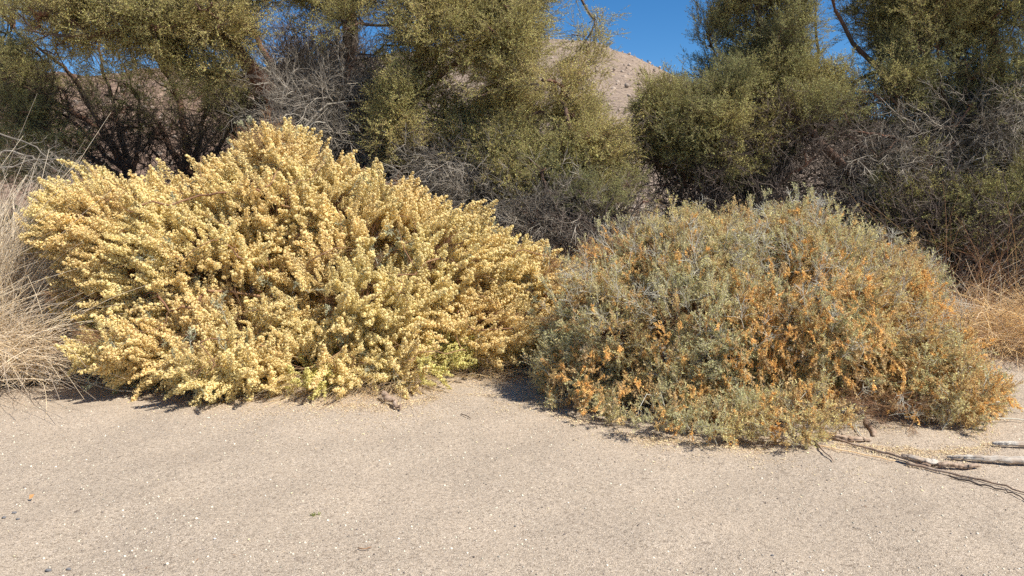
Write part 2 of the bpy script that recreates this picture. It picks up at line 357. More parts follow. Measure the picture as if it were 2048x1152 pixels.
# ------------------------------------------------------------------ ground
def axis(segs):
    out = [segs[0][0]]
    for a, b, st in segs: out += list(np.arange(a, b, st)[1:]) + [b]
    return np.array(sorted(set(np.round(out, 4))))
gx = axis([(-700, -60, 40), (-60, -12, 3), (-12, -6, .5), (-6, 6, .05), (6, 12, .5), (12, 60, 3), (60, 700, 40)])
gy = axis([(-60, -4, 7), (-4, 2.4, .4), (2.4, 8.2, .05), (8.2, 16, .25), (16, 60, 2), (60, 900, 40)])
XX, YY = np.meshgrid(gx, gy); V = np.stack([XX.ravel(), YY.ravel(), ground_z(XX.ravel(), YY.ravel())], 1)
nx, ny = len(gx), len(gy); i = (np.arange(ny - 1)[:, None] * nx + np.arange(nx - 1)[None]).ravel()
Qg = np.stack([i, i + 1, i + nx + 1, i + nx], 1)
def ground_mat():
    m = bpy.data.materials.new('sandy_gravel'); m.use_nodes = True; N = m.node_tree.nodes; L = m.node_tree.links
    b = N['Principled BSDF']; b.inputs['Roughness'].default_value = .95; b.inputs['Specular IOR Level'].default_value = .1
    tc = N.new('ShaderNodeTexCoord')
    def noise(s, d=3, r=.6):
        t = N.new('ShaderNodeTexNoise'); t.inputs['Scale'].default_value = s; t.inputs['Detail'].default_value = d; t.inputs['Roughness'].default_value = r
        L.new(tc.outputs['Object'], t.inputs['Vector']); return t.outputs['Fac']
    def ramp(f, stops):
        r = N.new('ShaderNodeValToRGB'); L.new(f, r.inputs[0]); e = r.color_ramp.elements
        while len(e) < len(stops): e.new(.5)
        for k, (p, c) in enumerate(stops): e[k].position = p; e[k].color = (*c, 1)
        return r.outputs[0]
    def mix(a, bb, f, mode='MIX'):
        x = N.new('ShaderNodeMix'); x.data_type = 'RGBA'; x.blend_type = mode
        for s_, v in ((6, a), (7, bb), (0, f)):
            if hasattr(v, 'links') or hasattr(v, 'is_linked'): L.new(v, x.inputs[s_])
            elif s_ == 0: x.inputs[0].default_value = v
            else: x.inputs[s_].default_value = (*v, 1)
        return x.outputs[2]
    big = ramp(noise(.8, 4), [(.3, (.50, .412, .316)), (.5, (.47, .39, .30)), (.72, (.432, .358, .277))])
    vo = N.new('ShaderNodeTexVoronoi'); vo.inputs['Scale'].default_value = 210; L.new(tc.outputs['Object'], vo.inputs['Vector'])
    sep = N.new('ShaderNodeSeparateColor'); L.new(vo.outputs['Color'], sep.inputs[0])
    grain = ramp(sep.outputs[0], [(0, (.42, .38, .34)), (.12, (.8, .78, .76)), (.6, (1.05, 1.03, 1.0)), (.92, (1.2, 1.2, 1.2)), (1, (1.55, 1.55, 1.6))])
    c = mix(big, grain, 1.0, 'MULTIPLY')
    sp = ramp(noise(38, 5, .75), [(.33, (.6, .57, .55)), (.46, (1, 1, 1)), (.7, (1.12, 1.1, 1.07))])
    c = mix(c, sp, 1.0, 'MULTIPLY')
    L.new(c, b.inputs['Base Color'])
    bn = N.new('ShaderNodeBump'); bn.inputs['Distance'].default_value = .004; bn.inputs['Strength'].default_value = .9
    L.new(vo.outputs['Distance'], bn.inputs['Height']); bn.invert = True
    b2 = N.new('ShaderNodeBump'); b2.inputs['Distance'].default_value = .02; b2.inputs['Strength'].default_value = .7; L.new(noise(28, 6, .7), b2.inputs['Height'])
    L.new(b2.outputs[0], bn.inputs['Normal']); L.new(bn.outputs[0], b.inputs['Normal'])
    return m
g = mesh_obj('ground', V, Qg, ground_mat(), smooth=True, kind='structure')

# ------------------------------------------------------------------ hills
def hill(name, prof, Yd, depth, base, amp, m, seed):
    """ridge whose crest follows prof (photo pixels) at distance Yd, sloping down towards the camera over depth metres"""
    px = np.array([p[0] for p in prof], float); py = np.array([p[1] for p in prof], float)
    u = np.linspace(px[0], px[-1], 420); pyi = np.interp(u, px, py)
    k = np.exp(-np.linspace(-2, 2, 21) ** 2); k /= k.sum(); pyi = np.convolve(np.pad(pyi, 10, mode='edge'), k, 'valid')
    crest = np.array([P(a, b, Yd) for a, b in zip(u, pyi)])
    tt = np.concatenate([np.linspace(0, 1, 110), 1 + np.linspace(.03, 1, 30)])
    rows = []
    for t in tt:
        r = crest.copy()
        if t <= 1: r[:, 1] = Yd - depth * (1 - t); r[:, 0] = crest[:, 0] * (r[:, 1] / Yd) ** .35; s = t ** 1.25; r[:, 2] = base + (crest[:, 2] - base) * s
        else: r[:, 1] = Yd + depth * (t - 1) * 1.2; r[:, 2] = base + (crest[:, 2] - base) * max(0, 1 - (t - 1) ** 1.5)
        rows.append(r)
    V = np.concatenate(rows); mask = np.repeat(np.minimum(tt, 1), len(u))
    V[:, 2] += mask * amp * vn(V * [1, 1, .3], depth * .12, seed, 4)
    n = len(u); i = (np.arange(len(tt) - 1)[:, None] * n + np.arange(n - 1)[None]).ravel(); Q = np.stack([i, i + 1, i + n + 1, i + n], 1)
    o = mesh_obj(name, V, Q, m, smooth=True, kind='structure'); return o, V[: 112 * n]
def hill_mat(nm='rocky_slope', c0=(.27, .205, .155), c1=(.355, .27, .195)):
    m = bpy.data.materials.new(nm); m.use_nodes = True; N = m.node_tree.nodes; L = m.node_tree.links
    b = N['Principled BSDF']; b.inputs['Roughness'].default_value = .95; b.inputs['Specular IOR Level'].default_value = .1
    tc = N.new('ShaderNodeTexCoord'); out = []
    for s in (.05, .55, 1.6):
        t = N.new('ShaderNodeTexNoise'); t.inputs['Scale'].default_value = s; t.inputs['Detail'].default_value = 6; t.inputs['Roughness'].default_value = .7
        L.new(tc.outputs['Object'], t.inputs['Vector']); out.append(t.outputs['Fac'])
    r = N.new('ShaderNodeValToRGB'); L.new(out[1], r.inputs[0]); e = r.color_ramp.elements
    e[0].position = .38; e[0].color = (*c0, 1); e[1].position = .62; e[1].color = (*c1, 1)
    r2 = N.new('ShaderNodeValToRGB'); L.new(out[2], r2.inputs[0]); e = r2.color_ramp.elements
    e[0].position = .4; e[0].color = (.62, .6, .6, 1); e[1].position = .58; e[1].color = (1.15, 1.15, 1.15, 1)
    x = N.new('ShaderNodeMix'); x.data_type = 'RGBA'; x.blend_type = 'MULTIPLY'; x.inputs[0].default_value = 1
    L.new(r.outputs[0], x.inputs[6]); L.new(r2.outputs[0], x.inputs[7]); L.new(x.outputs[2], b.inputs['Base Color'])
    bn = N.new('ShaderNodeBump'); bn.inputs['Distance'].default_value = .6; L.new(out[1], bn.inputs['Height']); L.new(bn.outputs[0], b.inputs['Normal'])
    return m
hm = hill_mat()
far, FV = hill('far_hill', [(-2600, 330), (-1400, 260), (-500, 220), (0, 190), (200, 170), (420, 150), (700, 115), (900, 85), (1080, 78), (1170, 82), (1250, 96), (1310, 128), (1370, 168), (1500, 215), (1750, 245), (2048, 262), (2600, 290), (4400, 340)], 190, 150, .5, 1.3, hm, 21)
hb = hill_mat('brown_slope', (.17, .11, .075), (.34, .235, .165))
left_hill, LV = hill('left_hill', [(-3000, 250), (-1200, 170), (-400, 150), (0, 158), (200, 148), (420, 132), (520, 160), (640, 235), (760, 320), (900, 372), (1300, 395)], 75, 50, .3, .7, hb, 33)
rocks = [lump('rock_piece', M['rock'], (1, 1, .8), k, .35, angular=True) for k in range(4)]
sel = rs.randint(0, len(FV), 26000); pr = project(FV[sel]); ok = (pr[0] > -300) & (pr[0] < 2350); sel = sel[ok]
RP = FV[sel] + rs.normal(0, .8, (len(sel), 3)) * [1, 1, 0]
scatter('hillside_rocks', RP, euler_from(rdir(len(RP))), .2 + .8 * rs.uniform(0, 1, len(RP)) ** 4, rocks)
sl = rs.randint(0, len(LV), 9000); pr = project(LV[sl]); sl = sl[(pr[0] > -300) & (pr[0] < 1300)]
RL = LV[sl] + rs.normal(0, .4, (len(sl), 3)) * [1, 1, 0]; scatter('slope_rocks', RL, euler_from(rdir(len(RL))), .08 + .4 * rs.uniform(0, 1, len(RL)) ** 4, rocks)
scrubs = [leafy_twig('scrub_tuft', .5, 12, 10, .12, .05, M['scrub'], M['twig_dark'], spread=1.1) for _ in range(2)]
sel = sel[rs.uniform(size=len(sel)) < .035]; RP = FV[sel] + rs.normal(0, .8, (len(sel), 3)) * [1, 1, 0]
scatter('hillside_scrub', RP, euler_from(np.tile([0, 0, 1.], (len(RP), 1)) + .2 * rdir(len(RP))), rs.uniform(.5, 1.3, len(RP)), scrubs)
sl = sl[rs.uniform(size=len(sl)) < .1]; RL = LV[sl] + rs.normal(0, .4, (len(sl), 3)) * [1, 1, 0]; scatter('slope_scrub', RL, euler_from(np.tile([0, 0, 1.], (len(RL), 1)) + .2 * rdir(len(RL))), rs.uniform(.4, 1, len(RL)), scrubs)

# ------------------------------------------------------------------ growing a plant skeleton
def blob_pts(blobs, clump=.5, thr=-.35, seed=0, mult=1.0, grow=1.0):
    """attraction points inside ellipsoids given as (px, py, rx_px, ry_px, Y, depth_m, n)"""
    out = []
    for (px, py, rx, ry, Y, rd, n) in blobs:
        n = int(n * mult); rx, ry, rd = rx * grow, ry * grow, rd * grow; c = P(px, py, Y); k = Y / F; d = rdir(n * 3) * (rs.uniform(0, 1, (n * 3, 1)) ** (1 / 2.2)); X = c + d * [rx * k, rd, ry * k]
        X = X[vn(X, clump, seed) > thr][:n]; out.append(X)
    X = np.concatenate(out); return X[X[:, 2] > .12]
class Skel:
    def __init__(s): s.p = np.zeros((60000, 3), np.float32); s.d = np.zeros((60000, 3), np.float32); s.par = np.full(60000, -1); s.rf = np.zeros(60000); s.n = 0; s.tip = []
    def node(s, p, d, par, rf=0): i = s.n; s.p[i] = p; s.d[i] = d; s.par[i] = par; s.rf[i] = rf; s.n += 1; return i
    def limb(s, path, r):
        D = unit(np.gradient(path, axis=0)); par = -1
        for k in range(len(path)): par = s.node(path[k], D[k], par, r[k])
    def attract(s, A, step=.13, bendup=.15, wob=.02, skip=2, back=.9):
        d0 = np.array([np.min(((s.p[:s.n] - a) ** 2).sum(1)) for a in A]); A = A[np.argsort(d0)]
        for a in A:
            v = a - s.p[:s.n]; L = np.sqrt((v ** 2).sum(1)) + 1e-6; cs = (v * s.d[:s.n]).sum(1) / L
            i = int(np.argmin(L * (1 + back * (1 - cs)))); l = float(L[i]); n = max(2, int(l / step)); p0 = s.p[i].astype(float); dd = s.d[i].astype(float)
            c = p0 + dd * l * .42 + np.array([0, 0, bendup * l]); t = np.linspace(0, 1, n + 1)[1:, None]
            path = (1 - t) ** 2 * p0 + 2 * t * (1 - t) * c + t * t * a; path[:-1] += rs.normal(0, wob, (n - 1, 3)); q = p0; par = i
            for k in range(n): par = s.node(path[k], unit(path[k] - q), par); q = path[k]
            s.tip.append(par)
    def radii(s, rt=.0022, e=.46, cap=.05):
        c = np.zeros(s.n); c[s.tip] = 1
        for i in range(s.n - 1, -1, -1):
            if s.par[i] >= 0: c[s.par[i]] += c[i]
        s.cnt = c; r = np.minimum(rt * np.maximum(c, 1) ** e, cap); s.r = np.where(s.rf[:s.n] > 0, s.rf[:s.n], r); return s.r
    def mesh(s, name, m, parent, kind='stuff', sides=4):
        idx = np.array([i for i in range(s.n) if s.par[i] >= 0 and s.rf[i] == 0]); par = s.par[idx]
        A1, B1 = frames(s.d[:s.n]); a = np.arange(sides) * 2 * np.pi / sides
        r1 = s.r[idx]; r0 = np.minimum(s.r[par], r1 * 1.15)
        def ring(c, A, B, r): return c[:, None] + r[:, None, None] * (A[:, None] * np.cos(a)[None, :, None] + B[:, None] * np.sin(a)[None, :, None])
        R1 = ring(s.p[idx], A1[idx], B1[idx], r1); same = s.r[par] < r1 * 1.6
        Ap = np.where(same[:, None], A1[par], A1[idx]); Bp = np.where(same[:, None], B1[par], B1[idx])
        R0 = ring(s.p[par], Ap, Bp, r0); V = np.concatenate([R0, R1], 1).reshape(-1, 3)
        b = (np.arange(len(idx)) * 2 * sides)[:, None]; j = np.arange(sides)[None]; jn = (j + 1) % sides
        Q = np.stack([b + j, b + jn, b + sides + jn, b + sides + j], -1).reshape(-1, 4)
        t = np.clip(.5 + .35 * vn(s.p[idx], .3, 4), 0, 1); return mesh_obj(name, V, Q, m, parent, np.repeat(t, 2 * sides), smooth=True, kind=kind)
def limb_path(pts, n=26, wob=.017):
    p = spline([P(*q) if isinstance(q, tuple) else q for q in pts], n); w_ = np.cumsum(rs.normal(0, wob, (n, 3)), 0); w_ -= np.linspace(0, 1, n)[:, None] * w_[-1]
    p[1:-1] += w_[1:-1] * .8; return p
def base_pt(px, Y, z=-.12):
    p = P(px, 600, Y); p[2] = z + ground_z(p[0], p[1])[0]; return p

def tree(name, label, base, limbs, blobs, dead, leafset, seed, tw_per=5, cap=.045, up=.35, group=None, dead_set=None, droop=0., fscale=1.0, clump=.38, thr=0.0, deadper=3, mult=1.0, grow=1.12):
    bx = base_pt(*base); root = thing(name, label, 'tree', bx + [0, 0, .12], group)
    S = Skel(); first = True
    for k, (pts, r0, r1) in enumerate(limbs):
        q = list(pts)
        path = limb_path(([bx] + q) if q[0] is None else q) if q[0] is not None else limb_path([bx] + q[1:])
        rr = r0 + (r1 - r0) * np.linspace(0, 1, len(path)) ** .8; 
        S.limb(path, rr); r = rr * (1 + .12 * vn(path, .25, seed))
        V, Q, _ = tubes(path[None], r[None], 10); V += vn(V, .08, seed)[:, None] * .008
        end = len(V) - 10; V = np.vstack([V, path[-1] + (path[-1] - path[-2]) * .3]); T = np.array([[end + j, end + (j + 1) % 10, len(V) - 1] for j in range(10)])
        mesh_obj('trunk' if (first and q[0] is None) else 'limb', V, [Q, T], M['bark'], root, np.full(len(V), .5), smooth=True); first = False
    A = blob_pts(blobs, clump, thr, seed, mult, grow); S.attract(A); nl = len(S.tip)
    if dead: S.attract(blob_pts(dead, .4, -.5, seed + 5), wob=.035, bendup=.05)
    S.radii(.0058, .46, cap=cap); S.mesh('branches', M['bark'], root)
    def spots(tips, per, back=2):
        out_p, out_d = [], []
        for t in tips:
            i = t
            for b in range(per):
                out_p.append(S.p[i]); out_d.append(S.d[i])
                if b % back == back - 1 and S.par[i] >= 0 and S.rf[S.par[i]] == 0: i = S.par[i]
        return np.array(out_p, float), np.array(out_d, float)
    p, d = spots(S.tip[:nl], tw_per); p += rs.normal(0, .06, p.shape)
    D = unit(d * .95 + rdir(len(p)) * .5 + np.array([0, 0, up - droop])); scatter('foliage', p, euler_from(D), fscale * rs.uniform(.5, 1.0, len(p)), leafset, root)
    if dead:
        p, d = spots(S.tip[nl:], max(1, deadper - 1)); D = unit(d * 1.0 + rdir(len(p)) * .55)
        scatter('dead_twigs', p, euler_from(D), rs.uniform(.4, 1.0, len(p)), dead_set or tw_grey, root)
    return root, S

N0 = None
tree('mesquite_tree', 'dark leaning tree at the far left with fanned bare lower branches', (285, 11.2),
     [([N0, (272, 430, 11.2), (255, 345, 11.1)], .12, .075),
      ([(255, 345, 11.1), (215, 280, 11), (150, 230, 10.8), (80, 195, 10.6), (-20, 150, 10.3)], .06, .015),
      ([(255, 345, 11.1), (205, 240, 11.2), (165, 170, 11.2), (120, 120, 11), (30, 60, 10.8)], .06, .012),
      ([(262, 370, 11.1), (170, 305, 10.8), (90, 262, 10.4), (-10, 215, 10)], .045, .012),
      ([(258, 350, 11.1), (230, 250, 11.6), (200, 130, 11.8), (190, 20, 12)], .05, .012),
      ([(256, 345, 11.1), (190, 300, 10.9), (110, 230, 10.7), (30, 180, 10.5), (-40, 130, 10.3)], .035, .008), ([(262, 380, 11.1), (200, 330, 10.7), (110, 290, 10.4), (20, 300, 10.2)], .03, .007), ([(262, 350, 11.1), (280, 260, 11.3), (270, 180, 11.4), (240, 110, 11.5)], .035, .008),
      ([(150, 230, 10.8), (100, 160, 10.8), (90, 90, 10.8)], .02, .006)],
     [(20, 150, 75, 50, 10.6, .5, 150), (-80, 120, 110, 110, 10.4, 1, 90), (30, 235, 80, 50, 10.2, .4, 80), (80, 80, 60, 25, 11.2, .4, 18), (180, -20, 170, 40, 12, 1, 60), (150, 195, 120, 50, 10.9, .5, 45), (60, 290, 100, 40, 10.4, .4, 30), (60, -40, 160, 70, 11, 1.2, 150), (60, 320, 90, 35, 10.3, .5, 40)],
     [(110, 270, 140, 60, 10.7, .5, 130), (220, 260, 90, 80, 11.1, .5, 90), (60, 200, 100, 60, 10.6, .4, 50)], tw_green, 3, dead_set=tw_dark, mult=.95, grow=1.15, tw_per=4, deadper=2)
tree('mesquite_tree', 'slender dark tree standing between the far left tree and the big central tree', (368, 11.6),
     [([N0, (368, 420, 11.6), (366, 330, 11.6), (350, 225, 11.6), (322, 140, 11.5), (290, 70, 11.3)], .10, .02),
      ([(368, 350, 11.6), (305, 237, 11.6), (262, 222, 11.5), (210, 190, 11.3)], .05, .012),
      ([(368, 400, 11.6), (395, 290, 11.8), (418, 200, 11.9), (430, 100, 12)], .06, .015),
      ([(368, 380, 11.6), (440, 300, 11.7), (480, 230, 11.8), (520, 170, 12)], .05, .012)],
     [(400, 175, 60, 25, 11.6, .4, 35), (300, 100, 70, 35, 11.3, .5, 35), (430, 90, 90, 40, 12, .5, 60), (330, 30, 120, 35, 11.6, .6, 40), (350, 225, 110, 60, 11.6, .5, 45), (480, 180, 80, 70, 11.8, .5, 50), (470, 260, 45, 40, 11.7, .4, 25), (380, 290, 40, 30, 11.7, .3, 12)],
     [(370, 320, 100, 60, 11.4, .5, 110), (300, 270, 90, 70, 11.4, .4, 80), (440, 230, 90, 80, 11.6, .4, 70)], tw_green, 4, dead_set=tw_dark, mult=.75, grow=1.15, tw_per=4, deadper=2)
tree('mesquite_tree', 'large central tree with olive crown reaching over the left and many grey dead twigs inside', (640, 10.6),
     [([N0, (628, 430, 10.6), (608, 320, 10.6), (560, 215, 10.5), (505, 145, 10.3), (452, 72, 10), (395, 10, 9.7), (330, -60, 9.5)], .23, .03),
      ([(630, 450, 10.6), (655, 320, 10.8), (662, 200, 10.9), (700, 80, 11), (690, -80, 11)], .21, .09),
      ([(632, 470, 10.6), (700, 370, 10.5), (790, 270, 10.3), (832, 180, 10.2), (850, 60, 10.1), (880, -80, 10)], .14, .025),
      ([(700, 370, 10.5), (800, 325, 10.2), (900, 295, 9.9), (1020, 250, 9.7), (1130, 195, 9.5)], .07, .012),
      ([(832, 185, 10.2), (950, 95, 10), (1050, 10, 10), (1120, -70, 10)], .05, .012),
      ([(452, 72, 10), (330, 62, 9.6), (200, 75, 9.3), (50, 60, 9)], .05, .012),
      ([(560, 215, 10.5), (540, 120, 10.9), (500, 30, 11.2), (480, -80, 11.4)], .06, .02),
      ([(720, 355, 10.4), (850, 385, 10), (960, 400, 9.7), (1060, 390, 9.5)], .05, .01)],
     [(1150, 310, 100, 90, 9.6, .4, 120), (1000, 320, 130, 65, 9.5, .4, 120), (860, 270, 90, 45, 9.7, .4, 60), (1120, 400, 110, 45, 9.4, .4, 60), (240, 85, 190, 45, 9.7, .5, 100), (855, 190, 65, 70, 9.9, .4, 50), (330, 40, 150, 40, 9.6, .6, 210), (140, 20, 100, 30, 9.3, .5, 70), (430, 110, 65, 45, 9.9, .4, 80), (540, -15, 120, 30, 10.4, .6, 60), (700, -5, 100, 32, 10.4, .6, 80),
      (905, 70, 105, 80, 10, .6, 220), (1020, 110, 100, 110, 9.9, .6, 240), (930, 210, 140, 60, 9.8, .5, 210), (1090, 240, 85, 80, 9.6, .5, 130), (850, -70, 240, 60, 10.4, 1, 180), (400, -90, 300, 60, 10, 1, 180), (1060, -30, 80, 60, 10, .6, 90),
      (1200, 260, 60, 75, 9.6, .4, 50), (1060, 330, 110, 30, 9.5, .4, 50), (690, 40, 35, 22, 9.8, .3, 14), (1160, 90, 35, 80, 10, .4, 18)],
     [(680, 200, 100, 110, 10.3, .5, 90), (720, 330, 130, 60, 10.2, .5, 120), (900, 350, 140, 40, 9.8, .4, 100), (960, 415, 110, 45, 9.5, .4, 130), (600, 240, 60, 60, 9.9, .4, 30)],
     tw_olive, 5, cap=.05, tw_per=5, deadper=4, mult=1.05, grow=1.2)
tree('small_tree', 'low spreading olive tree behind the gap between the two big bushes', (1165, 9.0),
     [([N0, (1168, 520, 9), (1180, 455, 9), (1225, 400, 9.1), (1258, 345, 9.2)], .07, .012),
      ([(1170, 500, 9), (1130, 430, 9), (1095, 370, 9), (1060, 320, 9)], .05, .01),
      ([(1175, 470, 9), (1240, 435, 8.9), (1300, 400, 8.8)], .03, .008),
      ([(1170, 480, 9), (1165, 400, 9.2), (1170, 320, 9.4)], .04, .01)],
     [(1180, 375, 85, 35, 9.1, .4, 100), (1090, 360, 70, 35, 9, .4, 45), (1235, 395, 40, 30, 8.9, .3, 30)],
     [(1080, 440, 70, 45, 9, .4, 130), (1150, 440, 60, 30, 8.9, .3, 40)], tw_green, 6, up=.6, fscale=.75)
tree('mesquite_tree', 'dense green tree right of the sky gap with stems fanning low to the left', (1500, 10.2),
     [([N0, (1495, 440, 10.2), (1500, 390, 10.2), (1535, 290, 10.2), (1535, 150, 10.2), (1522, 0, 10.2), (1515, -110, 10.2)], .11, .02),
      ([(1494, 450, 10.2), (1440, 390, 10), (1395, 370, 9.9), (1345, 342, 9.8), (1290, 320, 9.7)], .06, .012),
      ([(1496, 440, 10.2), (1450, 345, 10), (1400, 270, 10), (1350, 210, 9.9)], .06, .012),
      ([(1500, 400, 10.2), (1600, 300, 10.3), (1640, 160, 10.5), (1632, 10, 10.6)], .07, .012),
      ([(1496, 430, 10.2), (1480, 330, 10.3), (1460, 200, 10.4), (1420, 80, 10.4)], .06, .01),
      ([(1500, 430, 10.2), (1570, 360, 9.8), (1640, 300, 9.6)], .04, .01),
      ([(1492, 440, 10.2), (1420, 400, 9.9), (1360, 375, 9.8), (1300, 372, 9.7)], .03, .007), ([(1494, 430, 10.2), (1430, 370, 10), (1370, 300, 10), (1320, 260, 10)], .04, .008), ([(1500, 430, 10.2), (1515, 330, 10.1), (1500, 240, 10), (1490, 150, 10)], .04, .01), ([(1500, 440, 10.2), (1560, 330, 10.2), (1580, 220, 10.2), (1600, 120, 10.2)], .045, .01), ([(1500, 440, 10.2), (1570, 400, 10), (1650, 370, 9.9), (1720, 340, 9.8)], .03, .008)],
     [(1378, 262, 68, 60, 9.9, .5, 80), (1420, 330, 110, 40, 9.9, .4, 50), (1640, 225, 70, 60, 10.1, .4, 40), (1545, 60, 50, 110, 10.2, .5, 170), (1465, 190, 75, 50, 10, .5, 140), (1385, 235, 70, 45, 9.8, .5, 140), (1590, 190, 70, 55, 10.2, .5, 100), (1320, 280, 40, 35, 9.7, .35, 45), (1450, 260, 100, 30, 10, .5, 70), (1550, -80, 80, 60, 10.3, .7, 110),
      (1420, 80, 20, 60, 10.3, .3, 14), (1510, 330, 90, 30, 10.2, .4, 30), (1480, 40, 35, 50, 10.2, .4, 35)],
     [(1380, 330, 120, 45, 9.9, .5, 110), (1480, 300, 120, 60, 9.9, .4, 80), (1620, 280, 90, 50, 9.8, .5, 70), (1560, 360, 90, 30, 10.1, .4, 35)], tw_green, 8, tw_per=6, up=.55, dead_set=tw_dark, mult=1.15, grow=1.25)
tree('mesquite_tree', 'big dark tree at the right edge with a reddish limb leaning far left', (1990, 10.3),
     [([N0, (1975, 500, 10.2), (1940, 450, 10.1), (1860, 412, 10), (1760, 390, 9.9), (1695, 348, 9.8), (1645, 292, 9.7), (1585, 235, 9.7), (1500, 190, 9.7)], .15, .02),
      ([(1975, 500, 10.2), (1960, 390, 10.3), (1900, 260, 10.4), (1800, 170, 10.5), (1720, 100, 10.5), (1670, 20, 10.5)], .12, .02),
      ([(1980, 520, 10.2), (2012, 300, 10.2), (1996, 150, 10.1), (1988, 0, 10), (2000, -120, 10)], .12, .05),
      ([(1960, 390, 10.3), (1880, 320, 10), (1790, 280, 9.8), (1700, 260, 9.6)], .05, .01),
      ([(1985, 450, 10.2), (2080, 330, 10), (2150, 200, 10), (2200, 60, 10)], .09, .02),
      ([(1900, 260, 10.4), (1860, 130, 10.6), (1820, 20, 10.8), (1800, -80, 10.8)], .06, .02),
      ([(1980, 450, 10.2), (1900, 330, 10), (1820, 240, 9.9), (1760, 150, 9.9)], .06, .01), ([(1975, 490, 10.2), (1850, 440, 9.8), (1760, 430, 9.7), (1680, 420, 9.6), (1620, 380, 9.6)], .045, .008), ([(1990, 400, 10.2), (1930, 260, 10), (1890, 150, 10), (1870, 40, 10)], .05, .01), ([(1860, 412, 10), (1800, 330, 9.9), (1720, 280, 9.9), (1650, 250, 9.8)], .035, .008), ([(2030, 420, 10), (2020, 300, 9.9), (1950, 200, 9.8), (1930, 120, 9.8)], .04, .01)],
     [(1850, 200, 150, 60, 10.3, .5, 70), (2000, 260, 90, 70, 10, .5, 40), (1900, 380, 150, 60, 9.7, .5, 70), (1790, 40, 85, 45, 10.5, .6, 130), (1930, 30, 100, 50, 10.3, .6, 150), (2060, 60, 90, 90, 10, .6, 90), (1740, 180, 65, 30, 10.2, .5, 65), (1850, 110, 80, 30, 10.3, .5, 60), (1990, 170, 65, 40, 10, .5, 50), (1850, -80, 250, 60, 10.6, 1, 170),
      (1720, 90, 25, 40, 10.5, .4, 12), (1620, 225, 55, 25, 9.8, .4, 30), (2100, 200, 90, 90, 10, .6, 80), (1920, 410, 140, 40, 9.6, .5, 70), (2080, 400, 90, 80, 9.6, .5, 60), (1880, 475, 130, 30, 9.4, .4, 45)],
     [(1800, 330, 150, 60, 9.8, .4, 110), (1900, 260, 110, 50, 9.9, .6, 60), (2000, 260, 80, 80, 9.8, .5, 80)], tw_green, 9, tw_per=5, mult=1.3, grow=1.25)

# lower scrub further back, seen through the gaps under the trees
def back_shrub(label, px, Y, wpx, h, leafset, per, seed, group='scrub behind the trees'):
    b = base_pt(px, Y, -.05); root = thing('desert_shrub', label, 'shrub', b, group); k = Y / F
    per = per // 2; A = b + [0, 0, h * .5] + rdir(per) * rs.uniform(.4, 1, (per, 1)) * [wpx * k, wpx * k * .6, h * .5]; A = A[A[:, 2] > b[2] + .1]
    S = Skel(); S.limb(np.array([b, b + [0, 0, .08], b + [.01, 0, .16]]), [.03, .028, .02]); S.attract(A, step=.2); S.radii(.0035); S.mesh('branches', M['twig_dark'], root)
    n = len(S.tip); p = np.repeat(S.p[S.tip], 4, 0).astype(float) + rs.normal(0, .07, (n * 4, 3)); D = unit(rdir(n * 4) * .7 + unit(p - b))
    scatter('foliage', p, euler_from(D), rs.uniform(.8, 1.4, len(p)), leafset, root)
for a in [('pale tan shrub seen under the left branches of the dense green tree', 1350, 14, 130, 1.5, tw_brown, 260, 1),
          ('low olive shrub far behind the middle gap', 1230, 15.5, 120, 1.3, tw_olive, 160, 2),
          ('olive shrub behind the slender dark tree', 470, 15, 170, 1.2, tw_green, 160, 3),
          ('dark shrub low behind the far left tree', 110, 14.5, 200, 1.2, tw_green, 200, 4),
          ('grey bare shrub low behind the central tree trunk', 780, 14, 180, 1.8, tw_grey, 260, 5),
          ('brown bare shrub behind the reddish leaning limb', 1690, 14, 150, 1.6, tw_brown, 220, 6),
          ('green shrub behind the trunk at the right edge', 1930, 14.5, 200, 1.9, tw_green, 260, 7),
          ('olive shrub right behind the tip of the yellow bush', 1020, 13, 140, 1.3, tw_grey, 200, 8)]: back_shrub(*a)

UG = 'undergrowth below the trees'
for a in [('dark twiggy undergrowth below the leaning limb at the right edge', 1880, 9.6, 170, 1.3, tw_dark, 300, 11, UG), ('dark twiggy undergrowth below the far left tree', 180, 10.8, 190, .8, tw_dark, 160, 12, UG),
          ('dark twiggy undergrowth left of the central trunk', 500, 10.3, 130, 1.2, tw_dark, 200, 13, UG), ('tall dark bare shrub standing behind the central trunk', 640, 12.2, 150, 4.0, tw_dark, 620, 17, UG), ('tall dark shrub behind the leaning limb near the right edge', 1840, 12.0, 170, 3.0, tw_dark, 460, 18, UG), ('dark twiggy undergrowth right of the central trunk', 780, 10.2, 150, 1.7, tw_dark, 240, 14, UG),
          ('dark twiggy undergrowth round the foot of the dense green tree', 1490, 10.0, 150, 1.3, tw_dark, 280, 15, UG), ('dark undergrowth under the low olive tree in the gap', 1180, 8.9, 110, 1.0, tw_dark, 160, 16, UG)]: back_shrub(*a)

